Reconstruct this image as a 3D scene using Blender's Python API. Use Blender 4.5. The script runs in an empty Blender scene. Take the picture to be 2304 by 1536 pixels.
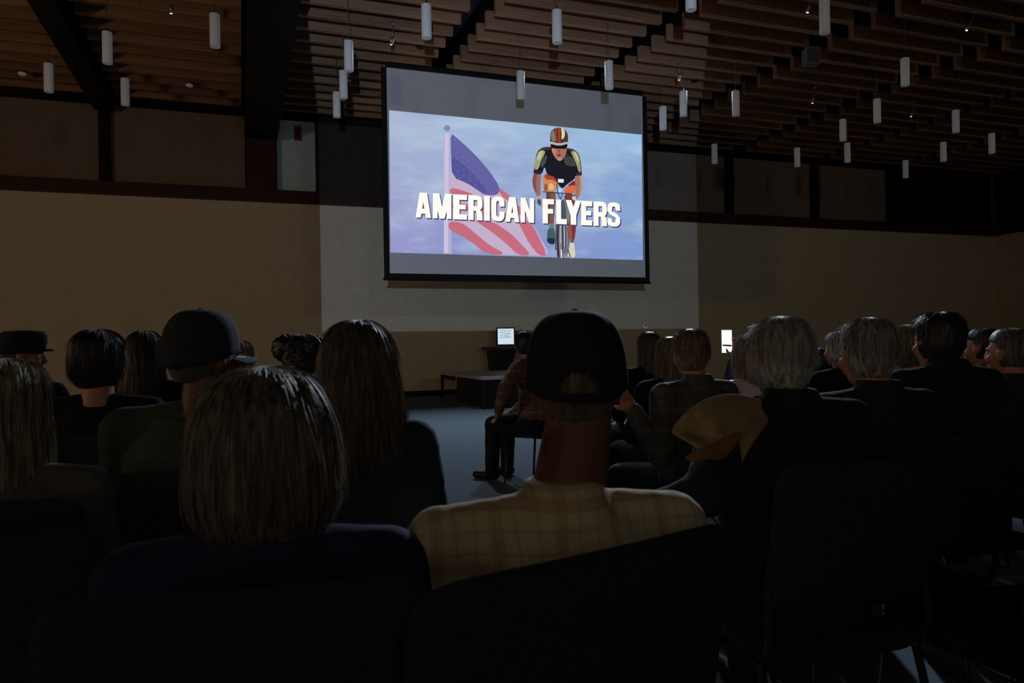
import bpy, bmesh, math, random
from mathutils import Vector, Matrix, noise, Euler
random.seed(7)
PI = math.pi
C = bpy.context.scene.collection
rad = math.radians

# ------------------------------------------------------------------ camera
CAM = Vector((0, 0, 1.23))
FPX = 1664.0
YAW, PITCH, ROLL = rad(20.1), 0.0024, 0.017
F0 = Vector((math.sin(YAW)*math.cos(PITCH), math.cos(YAW)*math.cos(PITCH), math.sin(PITCH)))
R0 = Vector((math.cos(YAW), -math.sin(YAW), 0))
U0 = R0.cross(F0)
R1 = R0*math.cos(ROLL) - U0*math.sin(ROLL)
U1 = U0*math.cos(ROLL) + R0*math.sin(ROLL)

def ray(px, py):
    return F0 + R1*((px-1152)/FPX) + U1*((768-py)/FPX)
def atY(px, py, Y):
    d = ray(px, py); return CAM + d*((Y-CAM.y)/d.y)
def atZ(px, py, Z):
    d = ray(px, py); return CAM + d*((Z-CAM.z)/d.z)
def atD(px, py, D):
    return CAM + ray(px, py)*D

cd = bpy.data.cameras.new('camera')
cam = bpy.data.objects.new('camera', cd); C.objects.link(cam)
M3 = Matrix((R1, U1, -F0)).transposed()
cam.matrix_world = Matrix.Translation(CAM) @ M3.to_4x4()
cd.sensor_width = 36; cd.lens = FPX*36/2304
cd.clip_start = 0.03; cd.clip_end = 100
cd.dof.use_dof = True; cd.dof.focus_distance = 13.5; cd.dof.aperture_fstop = 6.5
sc = bpy.context.scene
sc.camera = cam
sc.view_settings.view_transform = 'Standard'
sc.view_settings.look = 'None'
sc.view_settings.exposure = 0
sc.view_settings.gamma = 1
sc.view_settings.use_curve_mapping = False
try:
    sc.cycles.use_denoising = True
    sc.cycles.max_bounces = 6
    sc.cycles.sample_clamp_indirect = 3
except Exception: pass

# ------------------------------------------------------------------ materials
def lin(c):
    return tuple(((v/255)/12.92 if v/255 <= .04045 else ((v/255+.055)/1.055)**2.4) for v in c)
def col4(c): return (c[0], c[1], c[2], 1)
MATS = {}
def nodes_of(name):
    m = bpy.data.materials.new(name); m.use_nodes = True
    nt = m.node_tree; b = nt.nodes['Principled BSDF']
    return m, nt, b
def add(nt, t, **kw):
    n = nt.nodes.new(t)
    for k, v in kw.items():
        if k.startswith('i_'):
            n.inputs[int(k[2:]) if k[2:].isdigit() else k[2:]].default_value = v
        else: setattr(n, k, v)
    return n
def mat(name, c, rough=.8, scale=40, amt=.25, stretch=(1,1,1), bump=.2, spec=.3, metal=0, sheen=0, dist=.002):
    """colour varied by object-space noise, with matching bump"""
    if name in MATS: return MATS[name]
    m, nt, b = nodes_of(name)
    tc = add(nt, 'ShaderNodeTexCoord'); mp = add(nt, 'ShaderNodeMapping')
    mp.inputs['Scale'].default_value = stretch
    nt.links.new(tc.outputs['Object'], mp.inputs['Vector'])
    n = add(nt, 'ShaderNodeTexNoise'); n.inputs['Scale'].default_value = scale; n.inputs['Detail'].default_value = 4
    nt.links.new(mp.outputs[0], n.inputs['Vector'])
    r = add(nt, 'ShaderNodeValToRGB')
    r.color_ramp.elements[0].position = .3; r.color_ramp.elements[1].position = .7
    r.color_ramp.elements[0].color = col4([v*(1-amt) for v in c])
    r.color_ramp.elements[1].color = col4([min(1, v*(1+amt)) for v in c])
    nt.links.new(n.outputs['Fac'], r.inputs[0]); nt.links.new(r.outputs[0], b.inputs['Base Color'])
    if bump:
        bp = add(nt, 'ShaderNodeBump'); bp.inputs['Strength'].default_value = bump; bp.inputs['Distance'].default_value = dist
        nt.links.new(n.outputs['Fac'], bp.inputs['Height']); nt.links.new(bp.outputs[0], b.inputs['Normal'])
    b.inputs['Roughness'].default_value = rough; b.inputs['Metallic'].default_value = metal
    b.inputs['Specular IOR Level'].default_value = spec
    if sheen: b.inputs['Sheen Weight'].default_value = sheen; b.inputs['Sheen Roughness'].default_value = .5
    MATS[name] = m
    return m
def plaid(name, base, line1, line2, size=.035):
    m, nt, b = nodes_of(name)
    tc = add(nt, 'ShaderNodeTexCoord'); sp = add(nt, 'ShaderNodeSeparateXYZ')
    nt.links.new(tc.outputs['Object'], sp.inputs[0])
    def stripe(out, s, w, ph):
        a = add(nt, 'ShaderNodeMath', operation='MULTIPLY_ADD'); a.inputs[1].default_value = 1/s; a.inputs[2].default_value = ph
        nt.links.new(out, a.inputs[0])
        f = add(nt, 'ShaderNodeMath', operation='FRACT'); nt.links.new(a.outputs[0], f.inputs[0])
        g = add(nt, 'ShaderNodeMath', operation='LESS_THAN'); g.inputs[1].default_value = w; nt.links.new(f.outputs[0], g.inputs[0])
        h = add(nt, 'ShaderNodeMath', operation='MULTIPLY'); h.inputs[1].default_value = .55; nt.links.new(g.outputs[0], h.inputs[0])
        return h.outputs[0]
    cur = None
    for out, s, w, ph, c in ((sp.outputs['X'], size, .16, 0, line1), (sp.outputs['Z'], size, .16, .3, line1),
                          (sp.outputs['X'], size*3, .22, .4, line2), (sp.outputs['Z'], size*3, .22, .1, line2)):
        mx = add(nt, 'ShaderNodeMix', data_type='RGBA')
        nt.links.new(stripe(out, s, w, ph), mx.inputs[0])
        if cur is None: mx.inputs[6].default_value = col4(base)
        else: nt.links.new(cur, mx.inputs[6])
        mx.inputs[7].default_value = col4(c); cur = mx.outputs[2]
    nt.links.new(cur, b.inputs['Base Color']); b.inputs['Roughness'].default_value = .85
    n = add(nt, 'ShaderNodeTexNoise'); n.inputs['Scale'].default_value = 30
    nt.links.new(tc.outputs['Object'], n.inputs['Vector'])
    bp = add(nt, 'ShaderNodeBump'); bp.inputs['Strength'].default_value = .3; bp.inputs['Distance'].default_value = .004
    nt.links.new(n.outputs['Fac'], bp.inputs['Height']); nt.links.new(bp.outputs[0], b.inputs['Normal'])
    return m
def emit(name, c, s=1.0):
    if name in MATS: return MATS[name]
    m = bpy.data.materials.new(name); m.use_nodes = True; nt = m.node_tree
    nt.nodes.clear()
    e = add(nt, 'ShaderNodeEmission'); e.inputs[0].default_value = col4(c); e.inputs[1].default_value = s
    o = add(nt, 'ShaderNodeOutputMaterial'); nt.links.new(e.outputs[0], o.inputs[0])
    MATS[name] = m; return m
def hairmat(name, c, c2=None):
    if name in MATS: return MATS[name]
    c2 = c2 or [v*.45 for v in c]
    m, nt, b = nodes_of(name)
    tc = add(nt, 'ShaderNodeTexCoord'); mp = add(nt, 'ShaderNodeMapping'); mp.inputs['Scale'].default_value = (90, 90, 7)
    nt.links.new(tc.outputs['Object'], mp.inputs['Vector'])
    n = add(nt, 'ShaderNodeTexNoise'); n.inputs['Scale'].default_value = 1; n.inputs['Detail'].default_value = 3
    nt.links.new(mp.outputs[0], n.inputs['Vector'])
    r = add(nt, 'ShaderNodeValToRGB'); r.color_ramp.elements[0].position = .35; r.color_ramp.elements[1].position = .65
    r.color_ramp.elements[0].color = col4(c2); r.color_ramp.elements[1].color = col4(c)
    nt.links.new(n.outputs['Fac'], r.inputs[0]); nt.links.new(r.outputs[0], b.inputs['Base Color'])
    bp = add(nt, 'ShaderNodeBump'); bp.inputs['Strength'].default_value = .6; bp.inputs['Distance'].default_value = .004
    nt.links.new(n.outputs['Fac'], bp.inputs['Height']); nt.links.new(bp.outputs[0], b.inputs['Normal'])
    b.inputs['Roughness'].default_value = .45; b.inputs['Specular IOR Level'].default_value = .6
    b.inputs['Sheen Weight'].default_value = .08
    MATS[name] = m; return m

# ------------------------------------------------------------------ object helpers
def tag(o, label=None, cat=None, group=None, kind=None):
    if label: o['label'] = label
    if cat: o['category'] = cat
    if group: o['group'] = group
    if kind: o['kind'] = kind
    return o
def link_mesh(name, me, m, parent=None):
    o = bpy.data.objects.new(name, me); C.objects.link(o)
    if m:
        for mm in (m if isinstance(m, (list, tuple)) else [m]): me.materials.append(mm)
    if parent: o.parent = parent
    return o
def empty(name, loc=(0,0,0), rz=0, label=None, cat=None, group=None):
    o = bpy.data.objects.new(name, None); C.objects.link(o); o.empty_display_size = .1
    o.location = loc; o.rotation_euler = (0, 0, rz)
    return tag(o, label, cat, group)
def copy_tree(o, parent=None):
    c = o.copy(); C.objects.link(c)
    if parent: c.parent = parent
    for ch in [x for x in o.children]: copy_tree(ch, c)
    return c
class MB:
    def __init__(s): s.v = []; s.f = []; s.mi = []
    def add(s, vs, fs, mi=0, M=None):
        b = len(s.v)
        s.v += [tuple(M @ Vector(v)) if M else tuple(v) for v in vs]
        s.f += [tuple(b+i for i in f) for f in fs]; s.mi += [mi]*len(fs)
    def box(s, lo, hi, mi=0, M=None):
        x0, y0, z0 = lo; x1, y1, z1 = hi
        s.add([(x0,y0,z0),(x1,y0,z0),(x1,y1,z0),(x0,y1,z0),(x0,y0,z1),(x1,y0,z1),(x1,y1,z1),(x0,y1,z1)],
              [(0,3,2,1),(4,5,6,7),(0,1,5,4),(1,2,6,5),(2,3,7,6),(3,0,4,7)], mi, M)
    def tube(s, pts, r, n=10, cap=True, mi=0, flat=None):
        """tapered tube through pts; r number or list; flat=(ax,ay) scales of the section"""
        pts = [Vector(p) for p in pts]
        rs = r if isinstance(r, (list, tuple)) else [r]*len(pts)
        vs, fs = [], []; prev = None
        for i, p in enumerate(pts):
            d = (pts[min(i+1, len(pts)-1)] - pts[max(i-1, 0)])
            if d.length < 1e-9: d = Vector((0,0,1))
            d.normalize()
            if prev is None:
                a = Vector((1,0,0)) if abs(d.x) < .8 else Vector((0,1,0))
                u = (a - d*a.dot(d)).normalized()
            else: u = (prev - d*prev.dot(d)).normalized()
            prev = u; w = d.cross(u)
            fx, fy = flat if flat else (1, 1)
            for k in range(n):
                t = 2*PI*k/n
                vs.append(p + (u*math.cos(t)*fx + w*math.sin(t)*fy)*rs[i])
        for i in range(len(pts)-1):
            for k in range(n):
                k2 = (k+1) % n
                fs.append((i*n+k, i*n+k2, (i+1)*n+k2, (i+1)*n+k))
        if cap:
            fs.append(tuple(range(n-1, -1, -1))); fs.append(tuple((len(pts)-1)*n+k for k in range(n)))
        s.add(vs, fs, mi)
    def capsule(s, p0, p1, r0, r1, n=14, flat=None):
        p0 = Vector(p0); p1 = Vector(p1); d = p1-p0; L = d.length
        d = d/L if L > 1e-6 else Vector((0,0,1))
        pts, rs = [], []
        for k in range(5):
            a = PI/2*(k/4.5+.03); pts.append(p0 - d*r0*math.cos(a)); rs.append(r0*math.sin(a))
        pts.append(p0); rs.append(r0)
        pts.append((p0+p1)/2); rs.append((r0+r1)/2)
        pts.append(p1); rs.append(r1)
        for k in range(4, -1, -1):
            a = PI/2*(k/4.5+.03); pts.append(p1 + d*r1*math.cos(a)); rs.append(r1*math.sin(a))
        s.tube(pts, rs, n, True, 0, flat)
    def ell(s, c, r, nu=20, nv=14, M=None):
        vs = [(c[0], c[1], c[2]+r[2])]; fs = []
        for i in range(1, nv):
            ph = PI*i/nv
            for k in range(nu):
                t = 2*PI*k/nu
                vs.append((c[0]+r[0]*math.sin(ph)*math.cos(t), c[1]+r[1]*math.sin(ph)*math.sin(t), c[2]+r[2]*math.cos(ph)))
        vs.append((c[0], c[1], c[2]-r[2])); e = len(vs)-1
        for k in range(nu):
            k2 = (k+1) % nu
            fs.append((0, 1+k, 1+k2)); fs.append((e, e-nu+k2, e-nu+k))
            for i in range(nv-2):
                a = 1+i*nu; b = a+nu
                fs.append((a+k, b+k, b+k2, a+k2))
        s.add(vs, fs, 0, M)
    def rings(s, rows, n=28, close=True, sq=2.0):
        """rows of (z, rx, ry, cy[, cx]) stacked ellipses (super-ellipse exponent sq)"""
        vs, fs = [], []
        for row in rows:
            z, rx, ry, cy = row[:4]; cx = row[4] if len(row) > 4 else 0
            for k in range(n):
                t = 2*PI*k/n; c, q = math.cos(t), math.sin(t)
                vs.append((cx+rx*math.copysign(abs(c)**(2/sq), c), cy+ry*math.copysign(abs(q)**(2/sq), q), z))
        for i in range(len(rows)-1):
            for k in range(n):
                k2 = (k+1) % n
                fs.append((i*n+k, i*n+k2, (i+1)*n+k2, (i+1)*n+k))
        if close:
            fs.append(tuple(range(n-1, -1, -1))); fs.append(tuple((len(rows)-1)*n+k for k in range(n)))
        s.add(vs, fs)
    def mesh(s, name, smooth=True, bevel=0, seg=2):
        me = bpy.data.meshes.new(name); me.from_pydata(s.v, [], s.f)
        bm = bmesh.new(); bm.from_mesh(me)
        for f, k in zip(bm.faces, s.mi): f.material_index = k
        bmesh.ops.recalc_face_normals(bm, faces=bm.faces)
        if bevel:
            bmesh.ops.bevel(bm, geom=bm.edges[:], offset=bevel, segments=seg, profile=.7, affect='EDGES', clamp_overlap=True)
        for f in bm.faces: f.smooth = smooth
        bm.to_mesh(me); bm.free(); return me
    def build(s, name, m, parent=None, smooth=False, bevel=0, seg=2):
        return link_mesh(name, s.mesh(name, smooth, bevel, seg), m, parent)
TMP = bpy.data.scenes.new('workbench')
def remeshed(mb, name, voxel, smooth=4, wrinkle=0, wscale=.08, fac=.5):
    """union the pieces into one continuous surface"""
    me = mb.mesh(name)
    o = bpy.data.objects.new('tmp', me); TMP.collection.objects.link(o)
    r = o.modifiers.new('r', 'REMESH'); r.mode = 'VOXEL'; r.voxel_size = voxel; r.use_smooth_shade = True
    if smooth:
        k = o.modifiers.new('s', 'SMOOTH'); k.iterations = smooth; k.factor = fac
    with bpy.context.temp_override(scene=TMP, view_layer=TMP.view_layers[0]):
        dg = bpy.context.evaluated_depsgraph_get()
        me2 = bpy.data.meshes.new_from_object(o.evaluated_get(dg))
    bpy.data.objects.remove(o); bpy.data.meshes.remove(me)
    me2.name = name
    if wrinkle:
        N = len(me2.vertices); co = [0.0]*(3*N); no = [0.0]*(3*N)
        me2.vertices.foreach_get('co', co); me2.vertex_normals.foreach_get('vector', no)
        for i in range(N):
            p = Vector(co[3*i:3*i+3])
            w = noise.noise(Vector((p.x/wscale, p.y/wscale, p.z/(wscale*.55)))) + .5*noise.noise(Vector((p.x, p.y, p.z*1.6))/(wscale*.4))
            for j in range(3): co[3*i+j] += no[3*i+j]*w*wrinkle
        me2.vertices.foreach_set('co', co); me2.update()
    for p in me2.polygons: p.use_smooth = True
    return me2

# ------------------------------------------------------------------ setting
WY = 17.4            # front wall
XL, XR = -8.0, 23.4  # side walls
YB = -8.0            # back wall
HC = 6.42            # underside of the baffles
ROOF = 7.4
M_wall = mat('tan_fabric_wall', lin((214, 202, 178)), .9, 9, .06, bump=.15, spec=.1)
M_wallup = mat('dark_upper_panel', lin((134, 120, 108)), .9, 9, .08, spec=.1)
M_dark = mat('black_paint', lin((16, 15, 15)), .8, 20, .2)
M_redwood = mat('dark_red_wood', lin((58, 28, 20)), .55, 6, .35, (1, 1, 8), spec=.3)
M_carpet = mat('blue_grey_carpet', lin((118, 132, 146)), .95, 220, .35, bump=.6, spec=.1, dist=.004)
M_concrete = mat('grey_side_wall', lin((88, 76, 56)), .9, 8, .1, spec=.1)

def struct(name, mb, m, parent=None, bevel=0):
    o = mb.build(name, m, parent, bevel=bevel)
    if not parent: o['kind'] = 'structure'
    return o
b = MB(); b.box((XL-.2, YB-.2, -.2), (XR+.2, WY+.5, 0)); struct('floor', b, M_carpet)
b = MB(); b.box((XL-.2, YB-.2, ROOF), (XR+.2, WY+.5, ROOF+.2)); struct('ceiling', b, M_dark)
b = MB(); b.box((XL-.2, WY, 0), (XR+.2, WY+.3, 4.62)); struct('wall_front', b, M_wall)
b = MB(); b.box((XL-.2, YB-.2, 0), (XL, WY, ROOF)); struct('wall_left', b, M_concrete)
b = MB(); b.box((XR, YB-.2, 0), (XR+.2, WY, 4.5)); struct('wall_right', b, M_wall)
b = MB(); b.box((XR, YB-.2, 4.5), (XR+.2, WY, ROOF)); struct('wall_right_upper', b, M_dark)
b = MB(); b.box((XL, YB-.2, 0), (XR, YB, ROOF)); struct('wall_back', b, M_concrete)
b = MB(); b.box((XL-.2, WY+.3, 4.5), (XR+.2, WY+.5, ROOF)); struct('wall_front_upper', b, M_dark)
# rail that caps the lower wall
b = MB(); b.box((XL, WY-.16, 4.47), (XR, WY+.3, 4.74)); struct('trim_1', b, M_redwood, bevel=.01)
b = MB(); b.box((XL, WY-.03, 0), (XR, WY, .13)); struct('baseboard_front', b, M_dark)
b = MB(); b.box((XR-.03, YB, 0), (XR, WY-.03, .13)); struct('baseboard_right', b, M_dark)
# upper wall panels between the posts, set back over the rail
LINES = [-5.7, -2.62, .48, 3.62, 6.8, 9.8, 12.95, 15.95, 18.9]
ph = 6.38
M_unlit = mat('shaded_olive_panel', lin((58, 58, 50)), .9, 9, .08, spec=.1)  # shade put into the colour, cancelling projector light on these panels
M_litpanel = mat('light_patch_panel', lin((205, 232, 250)), .85, 6, .06, spec=.1)  # light patch on the upper wall, put into the panel colour
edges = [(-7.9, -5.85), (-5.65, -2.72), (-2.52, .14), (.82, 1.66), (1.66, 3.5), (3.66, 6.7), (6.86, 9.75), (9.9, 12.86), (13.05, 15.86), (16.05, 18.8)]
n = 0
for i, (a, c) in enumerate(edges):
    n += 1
    b = MB(); b.box((a, WY+.1, 4.74), (c, WY+.3, ph)); struct('wall_front_panel_%d' % n, b, M_litpanel if i == 3 else M_unlit if i in (4, 5, 6) else M_wallup)
# posts on the upper wall
k = 1
for x, w in [(-5.75, .2), (-2.62, .2), (.48, .64), (3.58, .16), (6.78, .16), (9.82, .15), (12.95, .18), (15.95, .18), (18.88, .16)]:
    k += 1
    b = MB(); b.box((x-w/2, WY-.1, 4.74), (x+w/2, WY+.3, 6.9)); struct('trim_%d' % k, b, M_redwood if w > .5 else M_dark, bevel=.006)

# ------------------------------------------------------------------ ceiling girders and baffle bays
M_girder = mat('black_steel', lin((15, 15, 17)), .6, 30, .2, spec=.25)
def girder(x0, x1, z0, label):
    g = empty('ceiling_girder', ((x0+x1)/2, 5, z0), 0, label, 'girder', 'dark girders running towards the front wall')
    w = (x1-x0)/2
    b = MB(); b.box((-w, YB-5+.02, 0), (w, WY-5-.12, .05)); b.build('bottom_flange', M_girder, g, bevel=.004)
    b = MB(); b.box((-w*.72, YB-5+.02, .05), (w*.72, WY-5-.12, ROOF-z0-.06)); b.build('web', M_girder, g)
    b = MB(); b.box((-w, YB-5+.02, ROOF-z0-.06), (w, WY-5-.12, ROOF-z0)); b.build('top_flange', M_girder, g)
girder(-2.78, -2.42, 6.2, 'narrow dark girder on the ceiling, leftmost of the two low-hanging girders')
girder(.14, .82, 5.85, 'wide black girder hanging low, meeting the broad dark red post on the front wall')
girder(3.47, 3.77, 6.86, 'dark girder recessed in the zigzag ceiling gap above the middle of the screen')
girder(6.63, 6.93, 6.86, 'dark girder recessed in the ceiling gap above the right edge of the screen')
girder(9.68, 9.98, 6.86, 'dark girder recessed in the ceiling gap right of the screen')
girder(12.78, 13.08, 6.86, 'dark girder recessed in the far right ceiling gap')

def woodmat():
    m, nt, bs = nodes_of('baffle_wood')
    tc = add(nt, 'ShaderNodeTexCoord'); mp = add(nt, 'ShaderNodeMapping'); mp.inputs['Scale'].default_value = (.6, 3, 14)
    nt.links.new(tc.outputs['Object'], mp.inputs['Vector'])
    n = add(nt, 'ShaderNodeTexNoise'); n.inputs['Scale'].default_value = 3; n.inputs['Detail'].default_value = 5
    nt.links.new(mp.outputs[0], n.inputs['Vector'])
    oi = add(nt, 'ShaderNodeObjectInfo')
    mm = add(nt, 'ShaderNodeMath', operation='MULTIPLY_ADD'); mm.inputs[1].default_value = .35; 
    nt.links.new(oi.outputs['Random'], mm.inputs[0]); nt.links.new(n.outputs['Fac'], mm.inputs[2])
    r = add(nt, 'ShaderNodeValToRGB'); r.color_ramp.elements[0].position = .3; r.color_ramp.elements[1].position = .95
    r.color_ramp.elements[0].color = col4(lin((112, 80, 58))); r.color_ramp.elements[1].color = col4(lin((172, 132, 100)))
    nt.links.new(mm.outputs[0], r.inputs[0]); nt.links.new(r.outputs[0], bs.inputs['Base Color'])
    bs.inputs['Roughness'].default_value = .6; bs.inputs['Specular IOR Level'].default_value = .25
    return m
M_wood = woodmat()
bays = [(-7.8, -5.85, 'wooden slatted ceiling bay at the far left edge'),
        (-5.55, -2.86, 'wooden slatted ceiling bay left of the narrow dark girder'),
        (-2.34, .08, 'wooden slatted ceiling bay between the two low-hanging dark girders'),
        (.9, 3.42, 'wooden slatted ceiling bay right of the wide black girder, over the screen left corner'),
        (3.84, 6.55, 'brightest wooden slatted ceiling bay, above the middle and right of the screen'),
        (6.98, 9.6, 'wooden slatted ceiling bay with stepped ends, just right of the screen'),
        (10.05, 12.7, 'dim wooden slatted ceiling bay, second to the right of the screen'),
        (13.15, 15.8, 'very dark wooden slatted ceiling bay, third to the right of the screen'),
        (16.1, 18.8, 'almost black wooden slatted ceiling bay, fourth to the right of the screen'),
        (19.1, 22.9, 'almost black wooden slatted ceiling bay in the far right corner')]
SP = .49
bcache = {}
for bi, (x0, x1, lab) in enumerate(bays):
    g = empty('slatted_ceiling_bay', ((x0+x1)/2, 9.5, HC), 0, lab, 'slatted ceiling', 'slatted wooden ceiling bays')
    L = (x1-x0)
    key = round(L, 3)
    b = MB(); b.box((-L/2, -.045, 0), (L/2, .045, .27)); me = b.mesh('baffle', False, .006, 1); me.materials.append(M_wood)
    y = 2.2
    while y < WY-.2:
        if not (y > 12.0 and x0 > 30):
            o = bpy.data.objects.new('baffle', me); C.objects.link(o); o.parent = g; o.location = (0, y-9.5, 0)
        y += SP
    for s in (-.32, .32):
        b = MB(); b.box((L*s-.02, 2.0-9.5, .27), (L*s+.02, WY-.2-9.5, .33)); b.build('carrier_rail', M_girder, g)
        for yy in (3, 7, 11, 15): 
            b = MB(); b.tube([(L*s, yy-9.5, .33), (L*s, yy-9.5, ROOF-HC)], .008, 6); b.build('hanger_rod', M_girder, g)

# ------------------------------------------------------------------ pendant lamps
M_glass = mat('frosted_white_glass', lin((212, 214, 216)), .6, 30, .04, bump=0, spec=.5)
_b = M_glass.node_tree.nodes['Principled BSDF']; _b.inputs['Emission Color'].default_value = (.9,.95,1,1); _b.inputs['Emission Strength'].default_value = .035   # faint glow added to brighten the shades and everything else in this glass
M_cord = mat('grey_cord', lin((80, 80, 80)), .5, 30, .1)
M_steel = mat('brushed_steel', lin((150, 150, 155)), .35, 60, .1, metal=.8)
def make_pendant():
    r = empty('pendant_lamp', (0,0,0))
    b = MB(); b.rings([(0,.058,.058,0),(0.0,.066,.066,0),(.006,.068,.068,0),(.2,.068,.068,0),(.444,.068,.068,0),(.45,.064,.064,0)], 24); b.build('glass_shade', M_glass, r, smooth=True)
    b = MB(); b.rings([(.448,.05,.05,0),(.462,.05,.05,0),(.466,.02,.02,0),(.50,.012,.012,0)], 16); b.build('metal_cap', M_steel, r, smooth=True)
    b = MB(); b.tube([(0,0,.49),(0,0,ROOF-5.35)], .005, 6); b.build('cord', M_cord, r, smooth=True)
    return r
pend = [(484,106,'frosted tube pendant, highest of those left of the wide black girder'),
 (242,143,'frosted tube pendant hanging beside the narrow dark girder'),
 (282,237,'frosted tube pendant in front of the upper wall, right of the narrow post'),
 (110,207,'dim frosted tube pendant nearest the left edge of the photo'),
 (785,160,'frosted tube pendant right of the wide girder, tallest of its cluster of three'),
 (773,221,'frosted tube pendant, middle of the cluster of three left of the screen'),
 (758,264,'frosted tube pendant, lowest of the cluster of three left of the screen'),
 (960,86,'frosted tube pendant high above the left half of the screen'),
 (1254,97,'frosted tube pendant with a long fitting, above the cyclist on the screen'),
 (1172,221,'bright frosted tube pendant hanging in front of the top of the screen'),
 (1371,200,'frosted tube pendant crossing the upper right edge of the screen'),
 (1555,23,'frosted tube pendant cut by the top of the photo, right of the screen'),
 (1856,75,'largest frosted tube pendant, at the top right, cut by the frame'),
 (1492,292,'brightest frosted tube pendant just right of the screen, lowest of three'),
 (1538,261,'frosted tube pendant between its two neighbours right of the screen'),
 (1656,260,'frosted tube pendant, rightmost of the three bright ones right of the screen'),
 (2037,193,'frosted tube pendant, brightest one near the right edge'),
 (1974,276,'frosted tube pendant below left of the brightest one near the right edge'),
 (1897,317,'dim frosted tube pendant over the far right upper wall panels'),
 (2151,298,'dim frosted tube pendant right of the brightest one near the right edge'),
 (2123,363,'faint small frosted tube pendant under the dim one near the right edge'),
 (2232,345,'faint frosted tube pendant nearest the right edge of the photo'),
 (1794,375,'small frosted tube pendant before the narrow posts of the far right wall'),
 (1907,365,'small faint frosted tube pendant under the dim one at far right'),
 (2038,400,'smallest faint frosted tube pendant above the far right rail'),
 (1608,368,'small reddish lit frosted tube pendant over the first panel right of the screen')]
proto = make_pendant()
for i, (px, py, lab) in enumerate(pend):
    o = proto if i == 0 else copy_tree(proto)
    p = atZ(px, py, 5.35)
    if p.y > 16.9: p = atY(px, py, 16.9)
    o.location = p
    if i == 0: pass
    tag(o, lab, 'pendant lamp', 'frosted tube pendants under the ceiling')
    for ch in o.children:
        if ch.name.startswith('cord') and abs(p.z-5.35) > .01: ch.scale = (1, 1, (ROOF-p.z)/(ROOF-5.35)*.999)
# small shiny track spotlights between the pendants
def make_spot():
    r = empty('ceiling_spotlight')
    b = MB(); b.rings([(0,.02,.02,0),(0,.032,.032,0),(.09,.03,.03,0),(.12,.02,.02,0)], 14); b.build('lamp_head', M_steel, r, smooth=True)
    b = MB(); b.tube([(0,0,.11),(.01,0,.2),(0,0,.3)], .006, 8); b.build('stem', M_steel, r, smooth=True)
    b = MB(); b.rings([(.3,.03,.03,0),(.34,.03,.03,0)], 12); b.build('mounting_cup', M_steel, r, smooth=True)
    b = MB(); b.ell((0,0,-.002), (.019,.019,.008), 12, 8); b.build('lens', emit('spot_lens_glow', (1,.92,.8), 1.2), r, smooth=True)
    return r
sp = [(385,30,'tiny glinting spotlight high in the bay between the two low girders'),
 (880,100,'tiny glinting spotlight just left above the screen'),
 (1528,180,'tiny glinting spotlight above the pendants right of the screen'),
 (1817,28,'tiny shiny spotlight beside the largest pendant'),
 (2175,68,'tiny slanted shiny spotlight in the top right dark bay'),
 (1828,232,'tiny shiny spotlight in the dark bay below the ceiling speaker'),
 (2050,262,'tiny shiny spotlight right of the pendant pair at far right')]
ps = make_spot()
for i, (px, py, lab) in enumerate(sp):
    o = ps if i == 0 else copy_tree(ps)
    o.location = atZ(px, py, HC-.36); o.rotation_euler = (rad(8), rad([0,5,-6,10,25,8,9][i]), 0)
    tag(o, lab, 'spotlight', 'small spotlights in the ceiling')
for px, py, lab in [(50,166,'small white dome detector on the ceiling at far left'), (426,192,'small white dome detector on the ceiling over the second upper panel')]:
    o = empty('smoke_detector', atZ(px, py, HC-.05), 0, lab, 'smoke detector', 'white dome detectors')
    b = MB(); b.ell((0,0,0), (.07,.07,.035), 18, 8); b.build('dome', M_glass, o, smooth=True)
    b = MB(); b.rings([(.02,.085,.085,0),(.05,.085,.085,0)], 18); b.build('base_ring', M_cord, o)
# ceiling speaker / camera box
p = atZ(1825, 148, HC-.36)
o = empty('ceiling_speaker', p, rad(-20), 'pale boxy speaker fixed under the dark bay right of the screen', 'speaker')
b = MB(); b.box((-.13,-.1,0), (.13,.1,.3)); b.build('cabinet', mat('pale_plastic', lin((120,118,112)), .6, 20, .05), o, bevel=.02)
b = MB(); b.box((-.1,-.115,.03), (.1,-.1,.27)); b.build('grille', M_cord, o, bevel=.004)
b = MB(); b.tube([(0,0,.3),(0,.03,.4),(0,.03,1.3)], .015, 8); b.build('bracket', M_girder, o, smooth=True)
# things on the front wall
o = empty('wall_sign', atY(670, 300, WY+.1), 0, 'small dull red rectangular sign on the brightened upper panel', 'sign')
b = MB(); b.box((-.08,-.03,-.17), (.08,0,.17)); b.build('plate', mat('dull_red_plate', lin((120,66,58)), .6, 20, .1), o, bevel=.004)
b = MB(); b.box((-.06,-.034,-.15), (.06,-.03,.15)); b.build('face', mat('dull_red_face', lin((104,56,50)), .5, 20, .1), o)
o = empty('thermostat', atY(1452, 733, WY), 0, 'tiny white thermostat on the lower wall right of the screen', 'thermostat')
b = MB(); b.box((-.05,-.03,-.06), (.05,0,.06)); b.build('housing', M_glass, o, bevel=.008)
b = MB(); b.box((-.03,-.034,.0), (.03,-.03,.04)); b.build('display', M_cord, o)

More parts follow.
